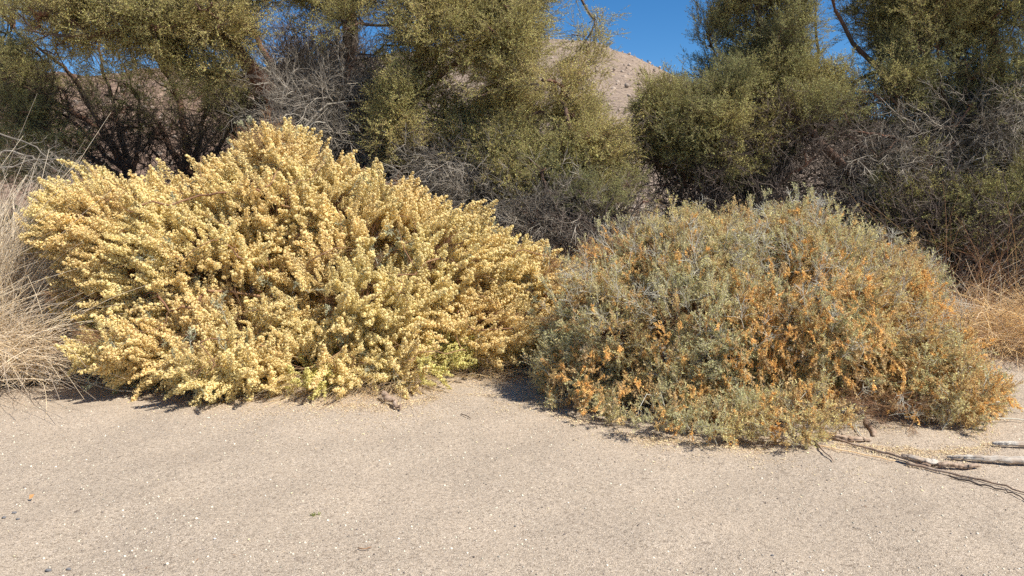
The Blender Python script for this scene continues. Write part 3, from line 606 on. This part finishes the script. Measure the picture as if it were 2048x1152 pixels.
# ------------------------------------------------------------------ the two big bushes
def lobes3(lobes):
    return [(P(px, py, Y), np.array([rx * Y / F, rd, ry * Y / F])) for (px, py, rx, ry, Y, rd) in lobes]
def shell(lobes, n, lo=.9, hi=1.08, inner=.8, zmin=.05):
    """points near the outer skin of a union of ellipsoids, with outward normals"""
    Ls = lobes3(lobes); area = np.array([(r[0] * r[2] + r[0] * r[1] + r[1] * r[2]) for _, r in Ls]); area /= area.sum(); out_p, out_n = [], []
    for k, (c, r) in enumerate(Ls):
        m = int(n * area[k] * 2.2); d = rdir(m); X = c + d * r * rs.uniform(lo, hi, (m, 1)); nn = unit(d / r); keep = X[:, 2] > zmin
        for q, (c2, r2) in enumerate(Ls):
            if q != k: keep &= (((X - c2) / r2) ** 2).sum(1) > inner ** 2
        out_p.append(X[keep]); out_n.append(nn[keep])
    X = np.concatenate(out_p); Nn = np.concatenate(out_n); s = rs.permutation(len(X))[:n]; return X[s], Nn[s]
def inner_pts(lobes, n, f=.85):
    Ls = lobes3(lobes); k = rs.randint(0, len(Ls), n); C = np.array([l[0] for l in Ls])[k]; R = np.array([l[1] for l in Ls])[k]
    X = C + rdir(n) * R * f * rs.uniform(0, 1, (n, 1)) ** .4; return X[X[:, 2] > .04]
def copies(name, srcs, pts, eul, scl, parent, label=None):
    loc = np.array(parent.location)
    for k in range(len(pts)):
        s = srcs[rs.randint(len(srcs))]; o = s.copy(); o.name = name; COL.objects.link(o); o.parent = parent
        o.location = pts[k] - loc; o.rotation_euler = eul[k]; o.scale = (scl[k],) * 3
def nearest_split(pts, scl, n=300):
    px, py, d = project(pts); vis = (px > 5) & (px < 2043) & (py < 1147) & (py > 5); score = d - 10 * vis - scl * .5
    o = np.argsort(score); return o[:n], o[n:]

YB = [(255, 460, 150, 85, 7.4, .8), (185, 450, 60, 50, 7.3, .45), (270, 590, 110, 105, 7.1, .75), (545, 345, 75, 75, 7.8, .5), (560, 440, 170, 110, 7.6, .8), (400, 540, 200, 140, 7.2, .9),
      (440, 675, 180, 95, 6.65, .6), (720, 480, 170, 105, 7.6, .8), (730, 615, 180, 110, 7.0, .8), (880, 540, 150, 100, 7.6, .7), (1045, 570, 100, 60, 7.8, .5), (950, 660, 150, 75, 7.3, .6),
      (285, 695, 110, 42, 6.35, .4), (430, 732, 80, 36, 5.88, .25), (640, 735, 105, 55, 6.3, .38), (830, 725, 105, 48, 6.5, .36)]
bb = np.array([*P(600, 700, 7.3)[:2], 0.0])
ybush = thing('saltbush', 'large spreading bush covered in pale yellow seed spikes, on the left', 'bush', bb)
sp, sn = shell(YB, 3400); 
holes = vn(sp, .38, 31) + .35 * vn(sp, .15, 32); sp, sn = sp[holes > -.56], sn[holes > -.56]
sp = sp + sn * (.12 * vn(sp, .45, 33) + .06 * vn(sp, .17, 34))[:, None]
lean = np.clip((sp[:, 0:1] - bb[0]) / 2.0, -1, 1)
sd_ = unit(sn * .9 + np.hstack([lean * .75 - .1, np.full_like(lean, -.15), np.full_like(lean, .3)]) + .28 * rdir(len(sp)))
# sprays: several spikes start from each point and run roughly side by side
per = 3; pp = np.repeat(sp, per, 0) + rs.normal(0, .055, (len(sp) * per, 3)); dd = unit(np.repeat(sd_, per, 0) + .36 * rdir(len(pp)))
pp -= dd * .12; ok = pp[:, 2] > .06; pp, dd = pp[ok], dd[ok]
# single spikes standing proud of the top edge
tipsx = [(540, 285, 7.7), (480, 290, 7.6), (600, 300, 7.7), (650, 330, 7.6), (700, 362, 7.6), (795, 372, 7.6), (740, 385, 7.6), (600, 330, 7.9), (150, 330, 7.5), (180, 335, 7.5), (215, 345, 7.6), (345, 360, 7.5), (370, 350, 7.5), (300, 385, 7.5), (900, 435, 7.6), (930, 425, 7.6), (960, 440, 7.6), (1100, 515, 7.7), (1125, 520, 7.7), (1150, 530, 7.7), (60, 420, 7.4), (45, 450, 7.4), (530, 300, 7.9), (560, 305, 7.7), (510, 310, 7.7)]
tp = np.array([P(*t) for t in tipsx]); td = unit(np.stack([np.clip((tp[:, 0] - P(600, 500, 7.5)[0]) / 2.2, -.9, .9), np.full(len(tp), -.05), np.full(len(tp), .9)], 1) + .12 * rdir(len(tp)))
pp = np.vstack([pp, tp - td * .1, tp - td * .22 + [0.02, 0, 0]]); dd = np.vstack([dd, td, td])
scl = rs.uniform(.42, 1.2, len(pp)); eu = euler_from(dd)
S = Skel(); 
for k in range(9):
    a = rs.uniform(0, 6.28); e = bb + [math.cos(a) * rs.uniform(.8, 1.7), math.sin(a) * .6, rs.uniform(.5, 1.2)]
    S.limb(spline([bb + [math.cos(a) * .12, math.sin(a) * .12, -.05], bb + [math.cos(a) * .3, math.sin(a) * .2, .4], e], 12), np.linspace(.024, .008, 12))
    pth = S.p[S.n - 12:S.n].astype(float); V, Q, _ = tubes(pth[None], np.linspace(.026, .009, 12)[None], 6); mesh_obj('stem', V, Q, M['bark'], ybush, np.full(len(V), .5), smooth=True)
S.attract(sp[rs.permutation(len(sp))[:1100]] - .12 * sn[:1], step=.15, wob=.02); S.radii(.0018); S.mesh('branches', M['twig_brown'], ybush)
lime = (vn(pp, .5, 40) > .75) & (pp[:, 2] < 1.1) | ((np.abs(pp[:, 0] - P(640, 790, 6.3)[0]) < .14) & (pp[:, 2] < .25)) | ((np.abs(pp[:, 0] - P(900, 740, 6.9)[0]) < .22) & (pp[:, 2] < .32))
near, rest = nearest_split(pp, scl)
nm = np.zeros(len(pp), bool); nm[near] = 1
copies('seed_spike', spikes, pp[nm & ~lime], eu[nm & ~lime], scl[nm & ~lime], ybush)
copies('seed_spike', limes, pp[nm & lime], eu[nm & lime], scl[nm & lime], ybush)
k = ~nm & ~lime; scatter('seed_spikes', pp[k], eu[k], scl[k], spikes, ybush)
k = ~nm & lime; scatter('lime_seed_spikes', pp[k], eu[k], scl[k], limes, ybush)
ip, inn = shell(YB, 2600, .84, 1.0); D = unit(inn * .8 + [0, 0, .3] + .5 * rdir(len(ip)))
ip = ip[vn(ip, .5, 50) > .0][:520]; scatter('leaf_sprigs', ip, euler_from(D[:len(ip)]), rs.uniform(.8, 1.4, len(ip)), tw_sage, ybush)
ip = inner_pts(YB, 2800, .75); ip = ip[ip[:, 2] > .38]; D = unit((ip - bb) + .6 * rdir(len(ip))); scatter('inner_stems', ip, euler_from(D), rs.uniform(.6, 1.2, len(ip)), tw_brown, ybush)

SB = [(1262, 565, 82, 75, 6.6, .55), (1390, 545, 125, 80, 6.5, .7), (1570, 535, 125, 88, 6.5, .7), (1690, 590, 80, 75, 6.45, .6), (1225, 670, 110, 110, 6.3, .6), (1400, 690, 170, 150, 6.1, .75), (1590, 660, 170, 150, 6.05, .75), (1740, 610, 100, 95, 6.3, .6),
      (1800, 705, 115, 75, 6.1, .6), (1870, 790, 95, 60, 5.7, .5), (1165, 765, 75, 60, 6.0, .4), (1300, 820, 120, 50, 5.5, .4), (1450, 848, 115, 45, 5.15, .33), (1590, 850, 80, 48, 5.1, .3), (1890, 850, 90, 38, 5.3, .3), (1940, 790, 55, 38, 5.8, .3), (1755, 785, 110, 60, 6.25, .32), (1690, 810, 50, 50, 5.75, .25), (1810, 838, 80, 30, 5.62, .25)]
b2 = np.array([*P(1560, 700, 6.2)[:2], 0.0])
sbush = thing('saltbush', 'dense grey green bush with orange dried seed clusters, on the right', 'bush', b2)
hole_c = [G(1745, 850), P(1745, 800, 5.6)]
def cut(X, Nn):
    keep = np.ones(len(X), bool)
    px, py, d = project(X); keep &= ~((np.abs(px - 1745) < 62) & (py > 765) & (py < 880) & (X[:, 1] < 5.95) & (py > 760 - (px - 1745) * .25)); return X[keep], Nn[keep]
sp, sn = shell(SB, 9500, .78, 1.08); sp, sn = cut(sp, sn); sp = sp + sn * (.16 * vn(sp, .3, 61))[:, None] + sn * (.05 * vn(sp, .13, 62))[:, None]
k = vn(sp, .2, 63) + .5 * vn(sp, .6, 64) > -.4; sp, sn = sp[k], sn[k]; ok = sp[:, 2] > .03; sp, sn = sp[ok], sn[ok]
D = unit(sn * .6 + [0, -.1, .45] + .65 * rdir(len(sp)))
px, py, _ = project(sp); tanp = np.clip(.22 + (px - 1500) / 800, .14, .55) + .25 * vn(sp, .3, 66); isT = rs.uniform(size=len(sp)) < tanp
ii = np.where(isT, 6 + rs.randint(0, 3, len(sp)), rs.randint(0, 6, len(sp)))
scatter('leaf_sprigs', sp - D * .08, euler_from(D), rs.uniform(.75, 1.35, len(sp)), tw_silver + tw_tan, sbush, idx=ii)
tp, tn = shell(SB, 1400, .95, 1.08); k = (tp[:, 2] > .6) & (vn(tp, .25, 77) > -.1) & (tn[:, 2] > -.1); tp, tn = tp[k], tn[k]; D = unit(tn * .3 + [0, 0, 1.] + .3 * rdir(len(tp)))
scatter('upright_shoots', tp + D * rs.uniform(.0, .16, (len(tp), 1)), euler_from(D), rs.uniform(.8, 1.4, len(tp)), tw_silver + tw_tan, sbush)
S = Skel()
for q in range(11):
    a = q * .57 + rs.uniform(-.2, .2); e = b2 + [math.cos(a) * rs.uniform(.5, 1.2), math.sin(a) * .7, rs.uniform(.4, 1.1)]
    pth = spline([b2 + [math.cos(a) * .1, math.sin(a) * .1, -.05], b2 + [math.cos(a) * .3, math.sin(a) * .25, .35], e], 12); rr = np.linspace(.026, .009, 12); S.limb(pth, rr)
    V, Q, _ = tubes(pth[None], rr[None], 6); mesh_obj('stem', V, Q, M['twig_grey'], sbush, np.full(len(V), .3), smooth=True)
S.attract(sp[rs.permutation(len(sp))[:1200]], step=.14, wob=.02); S.radii(.0018); S.mesh('branches', M['twig_pale'], sbush)
op, on = shell(SB, 9500, .96, 1.13); op, on = cut(op, on); op = op + on * (.12 * vn(op, .35, 61))[:, None]
px, py, _ = project(op); w_o = vn(op, .42, 71) + .7 * vn(op, .16, 72) + np.clip((px - 1450) / 900, -.3, .35) - .35 * np.exp(-((px - 1420) / 110) ** 2 - ((py - 530) / 110) ** 2)
k = (w_o + .5 * rs.normal(size=len(op)) > -.28) & (op[:, 2] > .12); op, on = op[k], on[k]; D = unit(on * .35 + [0, 0, -.8] + .45 * rdir(len(op))); D[rs.uniform(size=len(D)) < .35, 2] *= -1
scl = rs.uniform(.7, 1.25, len(op)); near, rest = nearest_split(op, scl); eu = euler_from(D)
copies('seed_cluster', tassels + tassels_tan, op[near], eu[near], scl[near], sbush); scatter('seed_clusters', op[rest], eu[rest], scl[rest], tassels + tassels_tan, sbush)
tp, tn = shell(SB, 420, 1.0, 1.12); tp, tn = cut(tp, tn); k = (tp[:, 2] > .5); tp, tn = tp[k], tn[k]; D = unit(tn * .7 + [0, 0, .6] + .4 * rdir(len(tp)))
scatter('bare_twigs', tp, euler_from(D), rs.uniform(.6, 1.1, len(tp)), tw_pale, sbush)
ip = inner_pts(SB, 2800, .72); ip = ip[ip[:, 2] > .33]; D = unit((ip - b2) + .6 * rdir(len(ip))); scatter('inner_stems', ip, euler_from(D), rs.uniform(.6, 1.2, len(ip)), tw_brown, sbush)

hp = np.array([G(a, b) for a, b in zip(rs.uniform(1665, 1830, 130), rs.uniform(838, 862, 130))]); hp[:, 2] = .02 + rs.uniform(0, .22, 130); hp = hp[:75]
scatter('hollow_twigs', hp, euler_from(unit(rdir(75) * [1.6, 1, .5] + [0, 0, .25])), rs.uniform(.4, .9, 75), tw_brown + tw_pale[:1] + tw_brown, sbush)
# ------------------------------------------------------------------ dry grass
def grass(name, label, cat, base_px, Y, wd, dp, n, L, lean, droop, m, r=.0013, spread=.45, seglen=8, part2=None):
    b = base_pt(base_px, Y, 0); k = n
    R = b + np.stack([rs.normal(0, wd, k), rs.normal(0, dp, k), np.full(k, -.01)], 1); R[:, 2] = ground_z(R[:, 0], R[:, 1]) - .01
    d = unit(np.array([lean[0], lean[1], 1.0]) + spread * rs.normal(size=(k, 3)) * [1, 1, .4]); l = L * rs.uniform(.45, 1.15, k)
    t = np.linspace(0, 1, seglen)[None, :, None]; side = unit(rs.normal(size=(k, 3)) * [1, 1, .2] + np.array([lean[0], lean[1], 0]))
    path = R[:, None] + d[:, None] * t * l[:, None, None] + side[:, None] * (t ** 2) * (l * droop * rs.uniform(.4, 1.3, k))[:, None, None] - np.array([0, 0, 1.]) * (t ** 2.2) * (l * droop * rs.uniform(.3, 1.1, k))[:, None, None]
    path[:, :, 2] = np.maximum(path[:, :, 2], .012 + .05 * rs.uniform(0, 1, (k, 1)))
    rr = (r * rs.uniform(.7, 1.4, k))[:, None] * np.linspace(1, .4, seglen)[None]; V, Q, pid = tubes(path, rr)
    o = mesh_obj(name, V - 0, Q, m, None, rs.uniform(0, 1, k)[pid], smooth=True); V0 = b.copy(); V0[2] = 0
    o.data.transform(Matrix.Translation(-Vector(V0))); o.location = V0
    return tag(o, label, cat)
grass('dry_grass_clump', 'tall straw coloured grass clump at the left edge arching over beside the yellow bush', 'grass', -80, 7.0, .30, .25, 2200, 2.1, (.10, 0), .36, M['straw'], spread=.2, r=.0033)
grass('dry_grass_clump', 'flattened pale grass heap low at the left edge in front of the tall clump', 'grass', -45, 6.62, .26, .14, 2400, 1.25, (.28, -.05), .6, M['straw'], spread=.4, r=.0034)
grass('dry_grass_clump', 'straggling tan grass at the left end of the yellow bush foot', 'grass', 60, 6.65, .2, .12, 500, .6, (.1, -.1), .6, M['straw'], spread=.5, r=.0024)
grass('dry_grass_clump', 'orange tan mound of fine dry grass at the right edge', 'grass', 2035, 7.95, .4, .22, 4200, .95, (-.1, -.2), .6, M['straw_red'], spread=.65, r=.0024)
grass('dry_grass_clump', 'tall thin brown stems tangled in the shade behind the right end of the green bush', 'grass', 1960, 8.6, 1.0, .4, 800, 1.9, (-.2, 0), .4, M['twig_brown'], spread=.7, r=.0035)
grass('dry_grass_clump', 'pale stems sticking out of the orange grass mound', 'grass', 1975, 7.95, .45, .2, 170, 1.5, (-.2, -.1), .4, M['straw'], spread=.7, r=.0034)
grass('dry_grass_clump', 'rust brown tangle of stems in the gap between the two bushes', 'grass', 1085, 8.3, .3, .2, 900, 1.15, (0, 0), .35, M['twig_brown'], spread=.45, r=.0018)
grass('dry_grass_clump', 'reddish fallen straw under the front edge of the yellow bush', 'grass', 720, 6.55, .30, .12, 1300, .55, (-.2, -.8), .9, M['straw_red'], spread=.7, r=.0013)
grass('dry_grass_clump', 'short rusty straw on the ground at the right foot of the yellow bush', 'grass', 1010, 6.9, .25, .12, 500, .35, (0, -.6), .9, M['straw_red'], spread=.8, r=.0013)
# fallen grey branch behind the tall grass
def stick(name, label, cat, pts, r0, r1, m, n=14, sides=6, wob=.01, jag=0, group=None, flat=1.0):
    p = spline(pts, n); p[1:-1] += rs.normal(0, wob, (n - 2, 3)) * [1, 1, .4]; rr = np.linspace(r0, r1, n) * (1 + .12 * jag * rs.uniform(-1, 1, n)) * (1 - .45 * (jag > 0) * np.abs(np.linspace(-1, 1, n)) ** 8)
    V, Q, _ = tubes(p[None], rr[None], sides); c = np.repeat(p, sides, 0); V[:, 2] = c[:, 2] + (V[:, 2] - c[:, 2]) * flat
    if jag:
        al = np.repeat(np.arange(n) / n * 1.3, sides); an = np.tile(np.arange(sides) * 2 * np.pi / sides, n); g_ = vn(np.stack([np.cos(an) * 3, np.sin(an) * 3, al], 1), .9, int(r0 * 9999), 2)
        V = c + (V - c) * (1 + .42 * np.minimum(g_, .3))[:, None] + vn(V, .07, 5)[:, None] * r0 * .25
    e = len(V) - sides; V = np.vstack([V, p[-1] + (p[-1] - p[-2]) * .25, p[0] - (p[1] - p[0]) * .1]); T = [[e + j, e + (j + 1) % sides, len(V) - 2] for j in range(sides)] + [[(j + 1) % sides, j, len(V) - 1] for j in range(sides)]
    b = p[0].copy(); V -= b; o = mesh_obj(name, V, [Q, np.array(T)], m, None, np.full(len(V), .5), smooth=True); o.location = b; return tag(o, label, cat, group)
def gp(px, py, z): 
    p = G(px, py, z); p[2] += float(ground_z(p[0], p[1])[0]); return p
stick('fallen_log', 'long pale weathered log lying at the right edge, in front of the bush', 'log', [gp(1895, 908, .02), gp(1960, 910, .03), gp(2060, 912, .035), gp(2200, 916, .03)], .012, .03, M['driftwood'], 34, 18, .004, .12)
stick('fallen_log', 'short pale log at the right edge, farther back than the long one', 'log', [gp(1985, 880, .025), gp(2040, 882, .03), gp(2160, 886, .02)], .012, .022, M['driftwood'], 24, 18, .004, .12)
stick('bleached_wood', 'bleached white split piece of wood lying among the sticks', 'wood', [gp(1803, 906, .04), gp(1828, 911, .045), gp(1855, 915, .035), gp(1880, 918, .02)], .02, .024, M['driftwood'], 24, 18, .003, .22, flat=.7)
stick('broken_branch', 'dark brown broken branch end right of the bleached wood', 'branch', [gp(1875, 920, .03), gp(1920, 924, .025), gp(1962, 926, .02)], .018, .012, M['driftwood_brown'], 22, 16, .006, .35)
stick('wood_chunk', 'grey brown chunk of wood half under the green bush', 'wood', [gp(1660, 866, .02), gp(1700, 872, .022), gp(1742, 874, .012)], .024, .012, M['driftwood_brown'], 22, 16, .006, .35)
stick('fallen_stick', 'long thin brown stick running from the bush foot to the bleached wood', 'stick', [gp(1645, 866, .03), gp(1720, 888, .02), gp(1800, 908, .02), gp(1860, 925, .02)], .007, .011, M['driftwood_brown'], 20, 6, .005)
stick('fallen_stick', 'long thin brown stick trailing from the bleached wood to the right edge', 'stick', [gp(1815, 920, .02), gp(1900, 938, .015), gp(1975, 958, .012), gp(2100, 995, .012)], .011, .004, M['driftwood_brown'], 24, 6, .005)
stick('fallen_stick', 'thin dark forked twig on the sand at the far right, nearest the camera', 'stick', [gp(1900, 945, .012), gp(1985, 972, .01), gp(2020, 980, .012), gp(2080, 1010, .01)], .006, .003, M['twig_dark'], 20, 5, .008)
stick('fallen_stick', 'short dark stick pointing towards the camera left of the wood', 'stick', [gp(1628, 878, .02), gp(1645, 900, .02), gp(1666, 920, .012)], .008, .004, M['driftwood_brown'], 12, 6, .004)
stick('fallen_stick', 'thin straw coloured stick parallel to the long brown stick', 'stick', [gp(1640, 893, .015), gp(1720, 905, .015), gp(1790, 916, .015)], .005, .004, M['straw_red'], 14, 5, .004)
stick('fallen_stick', 'thin white stick poking out right of the green bush', 'stick', [gp(1960, 835, .05), gp(2010, 836, .03), gp(2070, 840, .02)], .006, .004, M['twig_pale'], 12, 5, .003)
stick('dead_branch', 'thick dark leaning stem in the hollow of the green bush', 'branch', [gp(1748, 866, .01), P(1728, 835, 5.5), P(1722, 800, 5.7)], .022, .014, M['driftwood_brown'], 12, 8, .008, .2)
stick('dead_branch', 'grey brown stem lying across the hollow of the green bush', 'branch', [P(1668, 800, 5.6), P(1740, 812, 5.6), P(1830, 842, 5.6)], .014, .01, M['driftwood_brown'], 14, 7, .01, .2)
stick('dead_branch', 'thin pale stem slanting down through the hollow of the green bush', 'branch', [P(1672, 795, 5.45), P(1700, 830, 5.4), gp(1722, 866, .01)], .006, .004, M['twig_pale'], 12, 5, .004)
stick('fallen_stick', 'crooked grey stump of wood under the front of the yellow bush', 'wood', [gp(765, 785, .06), gp(782, 800, .05), gp(800, 818, .02)], .025, .012, M['driftwood_brown'], 12, 8, .012, .3)
stick('fallen_stick', 'small dark twig on the sand before the right foot of the yellow bush', 'stick', [gp(922, 822, .01), gp(935, 826, .015), gp(942, 831, .01)], .004, .003, M['twig_dark'], 8, 5, .002)
stick('fallen_stick', 'tiny dark twig on the sand at the lower left', 'stick', [gp(148, 1024, .008), gp(160, 1020, .01)], .003, .002, M['twig_dark'], 6, 5, .001)
stick('fallen_stick', 'small brown twig on the sand near the bottom middle left', 'stick', [gp(716, 1088, .008), gp(728, 1091, .01), gp(742, 1087, .008)], .003, .002, M['twig_brown'], 8, 5, .001)

# bare grey branches standing behind the left grass
A0 = thing('dead_branch', 'tangle of bare grey branches above the grass at the left edge', 'branch', base_pt(-30, 8.6, 0))
S = Skel(); b0 = np.array(A0.location)
for q in [[(-20, 330, 8.5), (60, 320, 8.4), (130, 345, 8.3)], [(-40, 300, 8.6), (50, 290, 8.5), (110, 330, 8.4)], [(-60, 360, 8.5), (30, 330, 8.4), (120, 318, 8.3)]]:
    pth = limb_path([b0, *q], 20, .02); S.limb(pth, np.linspace(.02, .006, 20)); V, Q, _ = tubes(pth[None], np.linspace(.018, .005, 20)[None], 6); mesh_obj('limb', V, Q, M['twig_grey'], A0, np.full(len(V), .5), smooth=True)
S.attract(blob_pts([(60, 325, 100, 35, 8.4, .4, 28)], .4, -.9, 3)); S.radii(); S.mesh('branches', M['twig_grey'], A0)
p = S.p[S.tip].astype(float); scatter('twigs', p, euler_from(unit(rdir(len(p)) + [.2, 0, 0])), rs.uniform(.3, .6, len(p)), tw_grey, A0)
# the bleached dead branch in front of the central trunk
A1 = thing('dead_branch', 'bleached grey forked branch hanging in front of the central trunk, above the yellow bush', 'branch', P(578, 288, 9.2))
for q, r0, r1 in [([(578, 288, 9.2), (600, 268, 9.2), (622, 245, 9.3), (640, 225, 9.4), (665, 212, 9.6), (740, 200, 10)], .016, .012), ([(622, 245, 9.3), (600, 233, 9.2), (575, 232, 9.1), (560, 245, 9.0)], .009, .004), ([(590, 282, 9.2), (610, 262, 9.1), (625, 250, 9.1), (650, 245, 9.1)], .010, .006), ([(640, 225, 9.4), (600, 205, 9.2), (570, 195, 9.1), (545, 200, 9)], .008, .003)]:
    V, Q, _ = tubes(limb_path(q, 18, .008)[None], np.linspace(r0, r1, 18)[None], 7); mesh_obj('branch', V, Q, M['twig_grey'], A1, np.full(len(V), .85), smooth=True)
p = np.array([P(rs.uniform(545, 700), rs.uniform(180, 260), 9.3) for _ in range(30)]); scatter('twigs', p, euler_from(unit(rdir(30) + [-.6, -.2, 0])), rs.uniform(.4, .9, 30), tw_grey, A1)

# ------------------------------------------------------------------ gravel, litter, pebbles
def flake(name, m, l, w_): 
    a = Acc(); leaves(a, np.zeros((1, 3)), np.array([[0, 1., .15]]), np.array([[.2, 0, 1.]]), [l], [w_], [rs.uniform()]); return a.obj(name, m, link=False)
n = 42000; u = rs.uniform(0, 1, n); yy = 2.6 + 6.2 * u ** 1.3; xx = rs.uniform(-1, 1, n) * (yy * .72 + .3)
kk = vn(np.stack([xx, yy, 0 * xx], 1), .6, 81, 2) + .5 * rs.normal(size=n) > -.3; xx, yy = xx[kk], yy[kk]; n = len(xx); zz = ground_z(xx, yy)
peb = [lump('grain', M['grain'], (1, rs.uniform(.6, 1), rs.uniform(.4, .8)), k, .25, sub=1, angular=True) for k in range(5)]
for q, t in zip(peb, (.0, .3, .5, .75, 1.0)):
    a = q.data.attributes.new('tint', 'FLOAT', 'POINT'); a.data.foreach_set('value', np.full(len(q.data.vertices), t, np.float32))
s = .003 + .012 * rs.uniform(0, 1, n) ** 6
scatter('gravel', np.stack([xx, yy, zz + s * .1], 1), euler_from(unit(rdir(n) * .3 + [0, 0, 1.])), s, peb)
n = 900; xx = rs.uniform(-1, 1, n) * 4.6; yy = 2.7 + 4.2 * rs.uniform(0, 1, n); k = (np.abs(xx) < yy * .7) & (vn(np.stack([xx, yy, 0 * xx], 1), .8, 83) + .5 * rs.normal(size=n) > 0); xx, yy = xx[k], yy[k]; n = len(xx)
bits = [flake('straw_bit', M['straw_red'], .03, .0025), flake('straw_bit', M['twig_brown'], .025, .003), flake('straw_bit', M['litter'], .012, .008), flake('straw_bit', M['twig_dark'], .018, .004)]
scatter('windblown_bits', np.stack([xx, yy, ground_z(xx, yy) + .004], 1), euler_from(unit(rdir(n) * .15 + [0, 0, 1.])), rs.uniform(.5, 1.4, n), bits)
# pale chaff fallen along the feet of the bushes
foot = [(150, 765, 8), (300, 790, 14), (470, 815, 16), (560, 822, 22), (650, 818, 22), (750, 822, 20), (850, 805, 14), (950, 798, 16), (1040, 795, 16), (1150, 840, 12), (1300, 880, 12), (1420, 893, 12), (1560, 898, 16), (1650, 895, 24), (1720, 895, 26), (1800, 900, 14), (1900, 905, 16), (1980, 890, 14)]
fx = np.array([f_[0] for f_ in foot]); fy = np.array([f_[1] for f_ in foot]); fw = np.array([f_[2] for f_ in foot])
n = 48000; px = rs.uniform(140, 2000, n); off = rs.normal(0, 1, n); off = np.where(off > 0, rs.exponential(.75, n), off * 3); py = np.interp(px, fx, fy) - 10 + off * np.interp(px, fx, fw)
g0 = np.array([G(a, b) for a, b in zip(px, py)]); k = vn(g0, .25, 90) + .6 * vn(g0, .09, 91) + .35 * rs.normal(size=len(g0)) > -.1; g0 = g0[k]; g0[:, 2] = ground_z(g0[:, 0], g0[:, 1]) + .004
fl = [flake('chaff', M['litter'], .012, .008), flake('chaff', M['litter'], .008, .007), flake('chaff', M['straw_red'], .02, .003), flake('chaff', M['litter'], .01, .008)]
scatter('leaf_litter', g0, euler_from(unit(rdir(len(g0)) * .35 + [0, 0, 1.])), rs.uniform(.6, 1.4, len(g0)), fl)
for px_, py_, s_, m_, lab in [(28, 1024, .022, 'stone_dark', 'dark grey pebble near the left edge, largest of its cluster'), (8, 1036, .024, 'stone_dark', 'dark pebble touching the left edge'), (36, 1038, .018, 'stone_dark', 'flat dark pebble just below the largest of the left cluster'),
                         (95, 1131, .028, 'stone_dark', 'flat blue grey pebble at the lower left, near the bottom'), (136, 1130, .02, 'stone_dark', 'black pebble right of the flat blue grey one near the bottom'), (430, 1078, .014, 'stone_white', 'white pebble on the sand left of the bottom middle'),
                         (1030, 1040, .012, 'stone_dark', 'small dark pebble on the sand near the middle'), (1545, 1110, .014, 'stone_dark', 'small dark pebble at the lower right')]:
    p = gp(px_, py_, s_ * .2); o = lump('pebble', M[m_], (1.3, .9, .6), int(px_), .45, link=True, sub=2, size=s_ * .85, angular=True); o.location = p; tag(o, lab, 'stone')
p = gp(58, 996, .012); a = Acc(); leaves(a, np.zeros((1, 3)), np.array([[.5, .5, .6]]), np.array([[-.3, -.9, .5]]), [.035], [.03], [.5]); o = a.obj('dry_leaf', M['leaf_dry']); o.location = p; tag(o, 'orange dry leaf lying on the sand at the lower left', 'leaf')
wd_ = thing('tiny_weed', 'tiny green weed sprouting from the sand at the lower left centre', 'plant', gp(628, 1026, 0)); a = Acc(); D = unit(rdir(26) * [1, 1, .3] + [0, 0, .5]); leaves(a, np.array(wd_.location) + rs.normal(0, .01, (26, 3)) * [1, .6, .1], D, rdir(26), np.full(26, .022), np.full(26, .005), rs.uniform(0, 1, 26)); a.obj('leaves', M['weed'], wd_)
